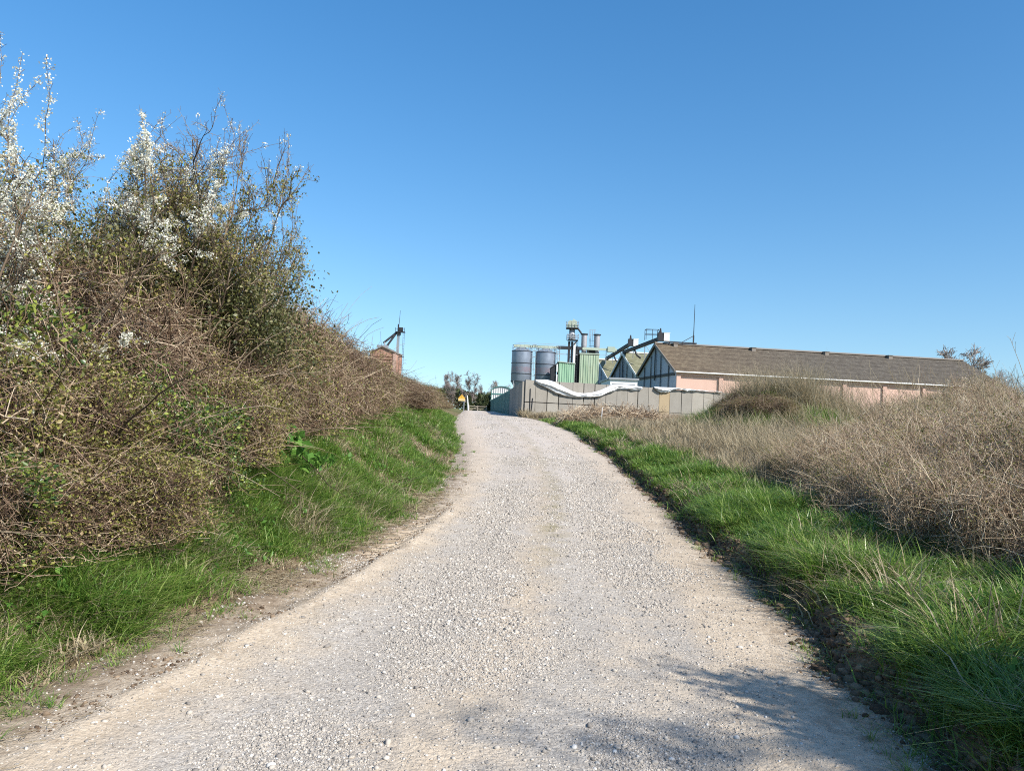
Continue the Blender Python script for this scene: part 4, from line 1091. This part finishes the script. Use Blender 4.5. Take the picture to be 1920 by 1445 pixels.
def bramble(seed, rx, ry, h, ntw, nlf, stem_m, leaf_m, lsize=.04, ncane=70, rad=.0028, tw=(.35, 1.0), vert=0.0, lshell=.10):
    """one tangle: mesh of stems with leaves as child"""
    r = np.random.default_rng(seed)
    C, d = dome_pts(ntw, rx, ry, h, .20, r)
    tang = unit(np.cross(d, r.normal(size=d.shape)) + d * r.normal(0, .35, (ntw, 1)) + np.array([0, 0, .1])) * (1 - vert) + unit(r.normal(0, .42, (ntw, 3)) + np.array([0, 0, 1.0])) * vert
    L = r.uniform(*tw, ntw); P = grow(C - unit(tang) * L[:, None] * .5, tang, L, 6, .34, -.05, r)
    P[..., 2] = np.maximum(P[..., 2], .02)
    V1, F1 = tubes(P, rad * r.uniform(.45, 1.6, (ntw, 1)) * np.linspace(1.15, .55, 6)[None], 3, r)
    a = r.uniform(0, 6.283, ncane); S = np.stack([np.cos(a) * rx * .6 * r.uniform(.2, 1, ncane), np.sin(a) * ry * .6 * r.uniform(.2, 1, ncane), np.zeros(ncane)], -1)
    D = np.stack([np.cos(a) * .45, np.sin(a) * .45, np.full(ncane, 1.0)], -1) + r.normal(0, .3, (ncane, 3))
    Pc = grow(S, D, h * r.uniform(.9, 1.65, ncane), 12, .15, -.10 * (1 - vert), r)
    Pc[..., 2] = np.maximum(Pc[..., 2], .03)
    V2, F2 = tubes(Pc, rad * 1.5 * np.linspace(1.2, .45, 12)[None] * r.uniform(.7, 1.4, (ncane, 1)), 3, r)
    stems = mk('bramble_clump', np.concatenate([V1, V2]), np.concatenate([F1, F2 + len(V1)]), stem_m)
    if nlf:
        C, d = dome_pts(nlf, rx, ry, h, lshell, r); C = C * np.array([1.10, 1.10, 1.06]) + r.normal(0, .06, (nlf, 3)); C[:, 2] = np.maximum(C[:, 2], .04)
        k = fbm(C[:, 0] * 2.1 + C[:, 2], C[:, 1] * 2.1 + 5 + C[:, 2] * .7, seed, 3) + r.normal(0, .07, nlf) > .44; C = C[k]
        V, F = leaves(C, lsize * r.uniform(.5, 1.4, len(C)), r, .6); mk('leaves', V, F, leaf_m, stems)
    return stems


def place(o, x, y, s=1.0, rz=None, sz=None, dz=0.0, parent=None, ref=None):
    o.parent = parent; g = float(ground(x, y)); b0 = ref if ref is not None else (0, 0, 0)
    o.location = (x - b0[0], y - b0[1], g + dz - b0[2]); o.rotation_euler = (0, 0, rng.uniform(0, 6.283) if rz is None else rz); o.scale = (s, s, s if sz is None else sz)
    return o


base = (-3.8, 14.0, float(ground(-3.8, 14.0)))
hedge = empty('bramble_hedge', base); tag(hedge, 'long tangled bramble hedge running along the left bank of the track', 'hedge')
Bv = [bramble(11, 1.25, 1.15, 1.5, 6800, 13000, M['cane'], M['bleaf'], .031, 50, .0034, tw=(.2, .75)),
      bramble(12, 1.25, 1.2, 1.5, 5000, 26000, M['cane'], M['gleaf'], .046, 40, .0034, tw=(.2, .7)),
      bramble(13, 1.2, 1.2, 1.5, 6200, 20000, M['cane'], M['bleaf'], .035, 50, .0032, tw=(.2, .7)),
      bramble(14, 1.25, 1.15, 1.5, 8200, 8000, M['cane'], M['bleaf'], .028, 80, .0034, tw=(.25, .9))]
used = set()


def hb(v, x, y, s, sz, dz=-.1, rz=None):
    o = Bv[v] if v not in used else copy_tree(Bv[v]); used.add(v)
    return place(o, x, y, s, rz, sz, dz, hedge, base)


# near hedge: low front tangles, then taller masses stacked up the bank behind
for v, x, y, s, sz, dz in (
        (1, -3.95, 4.7, .8, .6, -.2), (2, -3.75, 5.6, .8, .6, -.2), (2, -3.5, 6.6, .75, .6, -.15), (2, -4.5, 5.2, 1.0, 1.0, -.2), (2, -4.2, 6.6, .9, .95, -.2), (1, -3.8, 7.6, .85, .8, -.15), (1, -5.2, 6.0, 1.1, 1.15, -.1), (3, -4.75, 7.6, 1.1, 1.15, -.1),
        (2, -3.7, 9.0, .85, .75, -.15), (3, -4.6, 9.1, 1.1, 1.2, -.1), (0, -5.6, 8.2, 1.2, 1.35, -.1), (0, -4.0, 10.4, .9, .8, -.15), (3, -4.6, 10.8, 1.1, 1.15, -.1), (3, -5.8, 10.4, 1.25, 1.4, -.1),
        (1, -5.6, 4.3, 1.2, 1.15, -.2), (2, -6.4, 7.0, 1.3, 1.4, -.1), (2, -4.1, 12.0, .95, 1.2, -.15), (3, -4.3, 13.4, 1.05, 1.4, -.15), (0, -5.3, 12.6, 1.2, 1.65, -.1), (0, -4.35, 15.0, 1.05, 1.32, -.15), (2, -5.4, 15, 1.2, 1.5, -.1),
        (3, -4.4, 16.8, 1.05, 1.25, -.1), (2, -5.6, 17.4, 1.2, 1.4, -.1), (0, -4.45, 18.7, 1.05, 1.15, -.1), (3, -4.6, 20.7, 1.1, 1.0, -.1), (0, -5.9, 20.5, 1.2, 1.2, -.1), (2, -4.8, 23, 1.1, .9, -.1), (3, -5.1, 25.6, 1.15, .78, -.1), (0, -6.3, 24.5, 1.2, .95, -.1)):
    hb(v, x, y, s, sz, dz)
y = 28.0; k = 0
while y < 68:
    x = float(xl(y)) - 2.3 - .25 * (k % 2); hgt = np.interp(y, [28, 40, 50, 62, 76], [.68, .58, .48, .38, .3])
    hb((3, 0, 2)[k % 3], x, y, 1.2, hgt, -.1); hb((0, 3)[k % 2], x - 1.6, y + .8, 1.3, hgt * 1.2, -.1); y += 2.3 + .012 * y; k += 1

n = 90; y = rng.uniform(4.6, 11.5, n); x = xl(y) - rng.uniform(1.0, 2.6, n); S = np.stack([x, y, ground(x, y) + rng.uniform(.2, 1.3, n)], -1)
P = grow(S, np.c_[rng.normal(.5, .35, n), rng.normal(-.35, .5, n), rng.normal(.55, .4, n)], rng.uniform(.6, 1.7, n), 10, .11, -.05)
V, F = tubes(P, .0062 * np.linspace(1.2, .35, 10)[None] * rng.uniform(.6, 1.5, (n, 1)), 5); S2 = sprout(P, 6, .2, 1, .7, .28, 5, .2); V2, F2 = tubes(S2, .0026 * np.ones((1, 5)), 3)
mk('dead_branches', np.concatenate([V, V2]) - np.array(base), np.concatenate([F, F2 + len(V)]), M['bark'], hedge)
# thicket on the right
base2 = (7.0, 12.0, float(ground(7.0, 12.0)))
thick = empty('bramble_thicket', base2); tag(thick, 'dense brown leafless bramble thicket filling the right side field', 'thicket')
Tv = [bramble(21, 1.3, 1.3, 1.35, 12000, 9000, M['cane_red'], M['bleaf'], .022, 90, .0026, tw=(.2, .6), vert=.6),
      bramble(22, 1.3, 1.3, 1.35, 11000, 15000, M['cane_red'], M['bleaf'], .025, 90, .0026, tw=(.2, .6), vert=.6)]
ut = set()


def tb(v, x, y, s, sz, dz=-.1):
    o = Tv[v] if v not in ut else copy_tree(Tv[v]); ut.add(v)
    return place(o, x, y, s, None, sz, dz, thick, base2)


for v, x, y, s, sz, dz in (
        (1, 5.4, 5.6, .9, .75, -.2), (0, 5.35, 6.9, .9, .85, -.2), (1, 5.15, 8.2, .85, .85, -.15), (0, 5.2, 9.6, .85, .85, -.15), (1, 5.4, 11.0, .85, .8, -.15), (0, 5.75, 12.5, .85, .78, -.15), (1, 6.0, 14.2, .85, .72, -.15), (0, 6.3, 16.0, .85, .62, -.15), (1, 6.6, 18.0, .85, .5, -.15),
        (0, 6.7, 6.9, 1.1, 1.0, -.15), (1, 6.6, 8.7, 1.1, 1.1, -.1), (0, 6.8, 10.6, 1.1, 1.05, -.1), (1, 7.0, 12.6, 1.1, 1.0, -.1), (0, 7.4, 14.8, 1.1, .88, -.1), (1, 7.8, 17.0, 1.05, .72, -.1),
        (1, 8.5, 9.6, 1.2, 1.02, -.1), (0, 8.7, 11.8, 1.25, 1.0, -.1), (1, 9.1, 14.0, 1.25, .95, -.1), (0, 9.4, 16.6, 1.2, .95, -.1), (1, 8.2, 19.6, 1.0, .55, -.15),
        (1, 10.8, 14.6, 1.35, 1.05, -.1), (0, 11.2, 17.6, 1.35, 1.05, -.1), (1, 10.9, 20.2, 1.3, .95, -.1), (0, 13.0, 19.5, 1.5, 1.15, -.1), (1, 13.5, 22.5, 1.5, 1.2, -.1), (0, 15.0, 25.0, 1.6, 1.5, -.1), (1, 16.6, 27.5, 1.6, 1.55, -.1), (0, 19, 30, 1.7, 1.6, -.1), (1, 21, 34, 1.8, 1.7, -.1), (0, 14.6, 31, 1.5, .95, -.1), (1, 17.6, 34, 1.6, 1.2, -.1), (0, 24.5, 38, 1.9, 1.4, -.1), (1, 28, 44, 2, 1.6, -.1), (0, 16.5, 38, 1.6, .8, -.1), (1, 22, 46, 1.8, .9, -.1)):
    tb(v, x, y, s, sz, dz)


def s_thick(n):
    y = 5.2 * (26 / 5.2) ** rng.uniform(0, 1, n); f = np.interp(y, [5, 7, 9.4, 13, 18.7, 26], [4.75, 4.65, 4.45, 4.95, 5.8, 5.2]); return f + .15 + 4.5 * rng.uniform(0, 1, n) ** 1.6, y


field(2300, s_thick, 1.0, 13, M['reed'], 'pale dry grass stalks standing through the front of the right thicket', 'thicket_straw', .42, .30)
# pale canes leaning out of it
n = 620; y = 7.5 + 16 * rng.uniform(0, 1, n) ** 1.2; x = 5.6 + (y - 7) * .18 + 5.0 * rng.uniform(0, 1, n) ** 1.1 * (.5 + y / 25)
S = np.stack([x, y, ground(x, y) + .2], -1); D = np.stack([rng.normal(-.42, .30, n), rng.normal(-.1, .3, n), np.ones(n)], -1)
P = grow(S, D, rng.uniform(1.1, 2.35, n), 8, .05, -.01); V, F = tubes(P, .0042 * np.linspace(1.2, .4, 8)[None] * rng.uniform(.7, 1.5, (n, 1)), 3)
S2 = sprout(P, 5, .5, 1, .6, .22, 4, .15); V2, F2 = tubes(S2, .002 * np.ones((1, 4)), 3)
o = mk('dry_canes', np.concatenate([V, V2]), np.concatenate([F, F2 + len(V)]), M['reed']); tag(o, 'long pale dead canes leaning out of the right bramble thicket', 'canes', kind='stuff')

# overgrowth on the mound
om = empty('mound_bramble', (MOUND[0], MOUND[1], float(ground(*MOUND)))); tag(om, 'rounded bramble bush draped over the grassy mound', 'bush')
for x, y, s, sz in ((8.3, 27.0, .8, .5), (8.9, 26.4, .8, .45), (9.6, 27.9, .9, .55), (9.0, 28.6, 1.0, .6), (12.6, 27.6, .9, .5), (8.4, 28.2, .8, .55)):
    place(copy_tree(Bv[1 if x > 9.5 and x < 11 else 0]), x, y, s, None, sz, -.15, om, om.location)

# pile of cut brush by the wall
pb = (5.2, 40.0, float(ground(5.2, 40.0))); op = empty('brush_pile', pb); tag(op, 'low heap of cut brown brushwood at the track bend', 'brush pile')
n = 5200; r = np.random.default_rng(31); C, d = dome_pts(n, 2.8, 1.5, .78, .3, r); tg = unit(r.normal(size=(n, 3)) * np.array([1, 1, .45])); L = r.uniform(.4, 1.5, n)
P = grow(C - tg * L[:, None] * .5, tg, L, 5, .2, 0, r); P[..., 2] = np.maximum(P[..., 2], 0.02); V, F = tubes(P, .0085 * r.uniform(.5, 1.6, (n, 1)) * np.ones((1, 5)), 3, r)
V[:, 2] += ground(V[:, 0] + pb[0], V[:, 1] + pb[1]) - pb[2]
mk('branches', V, F, M['cane_red'], op)
for x, y, s, sz in ((8.6, 41.5, 1.2, .55), (11, 43, 1.3, .6), (7.5, 45, 1.3, .6), (14, 42, 1.4, .6)):
    tb(0, x, y, s, sz, -.1)


# ------------------------------------------------------------------ blackthorns
def blackthorn(name, x, y, h, seed, label, nst=8, spread=.35, bloom=3000, bsz=.0085, lean=(0, 0), ivy=0, lv=0, mask=.5, wands=24, group='blackthorn shrubs in the hedge', bh=(0.0, 1.0), wl=.75, xm=9.0):
    r = np.random.default_rng(seed); g = float(ground(x, y)) - .05
    o = empty(name, (x, y, g)); tag(o, label, 'shrub', group)
    S = np.stack([r.normal(0, .25, nst), r.normal(0, .25, nst), np.zeros(nst)], -1)
    D = np.stack([r.normal(lean[0], spread, nst), r.normal(lean[1], spread, nst), np.ones(nst)], -1)
    P0 = grow(S, D, h * r.uniform(.62, .95, nst), 12, .13, .03, r)
    P1 = sprout(P0, 13, .2, 1, .8, h * .25, 8, .19, .07, r)
    P2 = sprout(P1, 10, .1, 1, .8, h * .10, 6, .24, .04, r)
    P3 = sprout(P2, 3, .1, 1, .9, .12, 4, .25, .02, r)
    # upright flowering shoots
    tops = np.concatenate([P0[:, -1], P0[:, -3], P1[:, -1], P1[:, -2]]); hi = np.argsort(-tops[:, 2])[:max(wands * 3, 1)]; W0 = tops[r.choice(hi, wands, replace=False)]
    Wn = grow(W0, np.c_[r.normal(lean[0] * .8, .45, (wands, 1)), r.normal(0, .4, (wands, 1)), np.ones((wands, 1))], wl * r.uniform(.3, 1.1, wands), 9, .13, .04, r)
    W1 = sprout(Wn, 12, .05, 1, .9, .10, 4, .2, .05, r)
    for Q in (P0, P1, P2, P3, Wn, W1): Q[..., 0] = np.where(Q[..., 0] > xm, xm + (Q[..., 0] - xm) * .58, Q[..., 0])
    V0, F0 = tubes(P0, .022 * np.linspace(1.15, .16, 12)[None] * np.ones((nst, 1)) * h / 4.0, 6, r)
    mk('trunk', V0, F0, M['bark'], o)
    parts = [tubes(P1, .0080 * np.linspace(1, .35, 8)[None] * np.ones((len(P1), 1)), 4, r), tubes(P2, .0036 * np.linspace(1, .5, 6)[None] * np.ones((len(P2), 1)), 3, r), tubes(P3, .0020 * np.ones((len(P3), 4)), 3, r),
             tubes(Wn, .0040 * np.linspace(1.1, .4, 9)[None] * np.ones((wands, 1)), 3, r), tubes(W1, .0019 * np.ones((len(W1), 4)), 3, r)]
    off = 0; VV = []; FF = []
    for V, F in parts: VV.append(V); FF.append(F + off); off += len(V)
    mk('branches', np.concatenate(VV), np.concatenate(FF), M['bark'], o)
    if bloom:
        m1 = r.uniform(0, 1, len(P1)) < mask
        zz = P1[:, -1, 2] / h; m1 &= (zz > bh[0])
        m2 = np.repeat(m1, 10); m3 = np.repeat(m2, 3)

        def along(P, n):
            N, K, _ = P.shape; i = r.integers(0, N, n); t = (K - 1.001) * r.uniform(0, 1, n) ** .7; k = t.astype(int); f = (t - k)[:, None]
            return P[i, k] * (1 - f) + P[i, k + 1] * f
        cl = [along(P2[m2], int(bloom * .60)), along(P3[m3], int(bloom * .27)), along(P1[m1], int(bloom * .03)), along(Wn, int(bloom * .05)), along(W1, int(bloom * .05))]
        C = np.concatenate(cl); k = r.integers(3, 12, len(C)); i = np.repeat(np.arange(len(C)), k); C = C[i] + r.normal(0, .017, (len(i), 3))
        V, F = flowers(C, bsz * r.uniform(.6, 1.25, len(C)), r); mk('blossom', V, F, M['bloom'], o)
    if lv:
        i = r.integers(0, len(P3), lv); C = P3[i, r.integers(0, 4, lv)] + r.normal(0, .03, (lv, 3)); k = C[:, 2] < h * .8; C = C[k]; V, F = leaves(C, .034 * r.uniform(.5, 1.3, len(C)), r); mk('leaves', V, F, M['bleaf'], o)
    if ivy:
        n = ivy; cs = np.clip(r.normal(0, 1, (26, 3)), -1.5, 1.5) * np.array([.62, .4, .36]) + np.array([lean[0] * h * .5, -.2, h * .46]); i = r.integers(0, 26, n)
        C = cs[i] + r.normal(0, .20, (n, 3)); V, F = leaves(C, .046 * r.uniform(.5, 1.3, n), r, .5, .8); mk('ivy_leaves', V, F, M['ivy'], o)
    return o


blackthorn('blackthorn_shrub', -5.0, 6.6, 3.4, 201, 'blackthorn shrub thick with white blossom at the left frame edge', 13, .32, 15000, .0085, (.07, 0), lv=12000, mask=.72, wands=26, wl=.6)
blackthorn('blackthorn_shrub', -4.25, 5.5, 3.3, 206, 'nearest blackthorn with long flowering sprays reaching highest on the left', 5, .16, 3400, .0078, (-.06, 0), lv=2500, mask=.5, wands=8, wl=.9)
blackthorn('blackthorn_shrub', -5.0, 8.8, 3.9, 202, 'tall blackthorn with upright flowering twigs against the sky', 16, .26, 3600, .0080, (.05, 0), ivy=6000, lv=26000, mask=.22, wands=46, bh=(.5, 1.2))
blackthorn('blackthorn_shrub', -4.15, 9.8, 4.1, 203, 'ivy clad blackthorn with dark leaves and upright sparse sprays', 20, .17, 1600, .0080, (.03, 0), ivy=15000, lv=28000, mask=.12, wands=46, bh=(.65, 1.2), xm=.62)
blackthorn('blackthorn_shrub', -3.95, 10.4, 3.2, 204, 'low blackthorn arching out over the track end of the tall thorns', 15, .19, 1700, .0080, (.04, -.03), ivy=8000, lv=18000, mask=.16, wands=22, bh=(.4, 1.2), wl=.6, xm=.55)
blackthorn('blackthorn_shrub', -4.5, 14.0, 2.0, 205, 'thin blackthorn with few leaves on top of the sloping hedge', 8, .3, 500, .0080, (.05, 0), lv=8000, mask=.2, wands=8, bh=(.4, 1.2), wl=.45)

# unseen neighbour: the tree whose shadow falls on the track
r = np.random.default_rng(77)
tx, ty, th_ = 10.15, -3.0, 9.3; g = float(ground(tx, ty)); o = empty('hedgerow_tree', (tx, ty, g)); tag(o, 'hedgerow tree beside the camera casting branch shade on the track', 'tree')
nst = 4; P0 = grow(r.normal(0, .1, (nst, 3)) * np.array([1, 1, 0]), np.c_[r.normal(0, .16, (nst, 2)), np.ones(nst)], th_ * r.uniform(.75, 1.0, nst), 12, .08, .03, r); P1 = sprout(P0, 16, .3, 1, .95, 2.2, 8, .14, .02, r); P2 = sprout(P1, 9, .1, 1, .8, .8, 6, .2, .03, r)
V, F = tubes(P0, .085 * np.linspace(1.1, .15, 12)[None] * np.ones((nst, 1)), 7, r); mk('trunk', V, F, M['bark'], o)
V1, F1 = tubes(P1, .016 * np.linspace(1, .35, 8)[None] * np.ones((len(P1), 1)), 4, r); V2, F2 = tubes(P2, .006 * np.ones((len(P2), 6)), 3, r); mk('branches', np.concatenate([V1, V2]), np.concatenate([F1, F2 + len(V1)]), M['bark'], o)
n = 30000; i = r.integers(0, len(P2), n); C = P2[i, r.integers(0, 6, n)] + r.normal(0, .14, (n, 3)); C = C[fbm(C[:, 0] * .7, C[:, 2] * 1.3 + C[:, 1] * .7, 9, 3) > .44]
V, F = leaves(C, .085 * r.uniform(.6, 1.3, len(C)), r); mk('crown', V, F, M['ivy'], o)
o2 = empty('holly_bush', (4.55, 2.1, float(ground(4.55, 2.1)))); tag(o2, 'leafy bush beside the camera shading the right verge', 'bush')
n = 14000; C, d = dome_pts(n, 1.15, .95, 2.7, .3, r); V, F = leaves(C, .09 * r.uniform(.6, 1.3, n), r); mk('leaves', V, F, M['ivy'], o2)
P = grow(r.normal(0, .15, (14, 3)) * np.array([1, 1, 0]), np.c_[r.normal(0, .4, (14, 2)), np.ones(14)], np.full(14, 2.0), 8, .1, 0, r); V, F = tubes(P, .018 * np.linspace(1, .3, 8)[None] * np.ones((14, 1)), 5, r); mk('stems', V, F, M['bark'], o2)

# broad leaved weed on the left bank
p = (-2.85, 10.2); g = float(ground(*p)); o = empty('leafy_weed', (p[0], p[1], g)); tag(o, 'broad leaved bright green weed clump on the left bank', 'plant')
r = np.random.default_rng(5); n = 34; P = grow(r.normal(0, .07, (n, 3)) * np.array([1, 1, 0]), np.c_[r.normal(0, .6, (n, 2)), np.ones(n)], r.uniform(.3, .7, n), 6, .12, -.05, r)
V, F = tubes(P, .004 * np.ones((n, 6)), 4, r); mk('stems', V, F, M['herb'], o)
C = np.concatenate([P[:, k] + r.normal(0, .03, (n, 3)) for k in (3, 4, 5, 5, 5, 4)]); V, F = leaves(C, .19 * r.uniform(.6, 1.3, len(C)), r, 1.2, .5); mk('leaves', V, F, M['herb'], o)


# ------------------------------------------------------------------ far trees
def far_tree(name, px, py_top, d, h, label, seed, mat, wide=.30, lv=True, conifer=False, group='bare trees beyond the gate', tw=1.0):
    r = np.random.default_rng(seed); p = at(px, py_top, d); gz = float(ground(p[0], p[1])); h = max(h, p[2] - gz)
    o = empty(name, (p[0], p[1], gz)); tag(o, label, 'tree', group)
    if conifer:
        P0 = np.array([[(0, 0, z) for z in np.linspace(0, h, 6)]]); V, F = tubes(P0, np.linspace(.16, .02, 6)[None], 6, r); mk('trunk', V, F, M['grey_twig'], o)
        n = 3600; z = r.uniform(.08, 1, n) ** 1.2 * h; rad = (1 - z / h) * h * wide * (1 + .25 * np.sin(z * 6)) + .1; a = r.uniform(0, 6.283, n); q = rad * np.sqrt(r.uniform(.15, 1, n))
        V, F = leaves(np.stack([np.cos(a) * q, np.sin(a) * q, z], -1), .30 * r.uniform(.6, 1.4, n), r); mk('crown', V, F, mat, o); return o
    nst = 3; P0 = grow(np.zeros((nst, 3)), np.c_[r.normal(0, .18, (nst, 2)), np.ones(nst)], h * r.uniform(.85, 1.02, nst), 10, .09, .04, r)
    P1 = sprout(P0, 16, .22, 1, .7, h * wide, 7, .14, .05, r); P2 = sprout(P1, 9, .15, 1, .7, h * .14, 5, .2, .03, r); P3 = sprout(P2, 3, .2, 1, .7, h * .07, 4, .2, .02, r)
    V, F = tubes(P0, tw * h * .014 * np.linspace(1.1, .15, 10)[None] * np.ones((nst, 1)), 5, r); mk('trunk', V, F, M['grey_twig'], o)
    V1, F1 = tubes(P1, tw * h * .0050 * np.ones((len(P1), 7)), 3, r); V2, F2 = tubes(P2, tw * h * .0034 * np.ones((len(P2), 5)), 3, r); V3, F3 = tubes(P3, tw * h * .0026 * np.ones((len(P3), 4)), 3, r)
    mk('crown', np.concatenate([V1, V2, V3]), np.concatenate([F1, F2 + len(V1), F3 + len(V1) + len(V2)]), mat, o)
    return o


for i, (px, py, d, lab) in enumerate(((836, 706, 165, 'bare grey tree rising over the low end of the hedge'), (862, 710, 158, 'bare brownish tree behind the yellow sign'), (884, 703, 150, 'tallest bare tree right of the yellow sign'), (850, 722, 145, 'short bare tree between the hedge and the sign'),
                                      (938, 716, 190, 'small bare tree peeping over the barrel roofed shed'), (1778, 660, 135, 'bare tree top showing over the far end of the pink shed roof'), (905, 728, 170, 'twiggy grey tree between tall bare tree and conifer'))):
    far_tree('bare_tree', px, py, d, 4, lab, 300 + i, M['grey_twig'], .28)
for i, (px, py, d, lab, w) in enumerate(((899, 738, 140, 'dark narrow conifer just right of the leaning post', .22), (912, 742, 138, 'olive conifer behind the field gate', .34), (880, 744, 146, 'olive bushy evergreen behind the leaning post', .4))):
    far_tree('conifer_tree', px, py, d, 3, lab, 320 + i, M['conifer'], w, conifer=True, group='evergreens behind the gate')
for i, (px, py, d, lab) in enumerate(((1842, 700, 62, 'bare shrub at the far end of the shed roof'), (1870, 696, 56, 'bare shrub with slim upright twigs on the skyline right of the shed'), (1899, 698, 60, 'bare shrub on the skyline close to the right frame edge'), (1926, 690, 50, 'bare shrub cut off by the right frame edge'))):
    far_tree('bare_shrub', px, py, d, 4, lab, 340 + i, M['grey_twig'], .24, group='bare shrubs on the right skyline', tw=.26)
# low evergreen belt closing the view behind the gate
n = 9000; x = rng.uniform(-26, 1, n); y = 150 + rng.uniform(0, 10, n); hh = 2.4 + 2.2 * fbm(x * .35, y * .1, 5, 3); z = ground(x, y) + hh * rng.uniform(0, 1, n) ** .7
V, F = leaves(np.stack([x, y, z], -1), .5 * rng.uniform(.6, 1.4, n)); tag(mk('distant_scrub', V, F, M['conifer']), 'olive scrub closing the view beyond the field gate', 'scrub', kind='stuff')
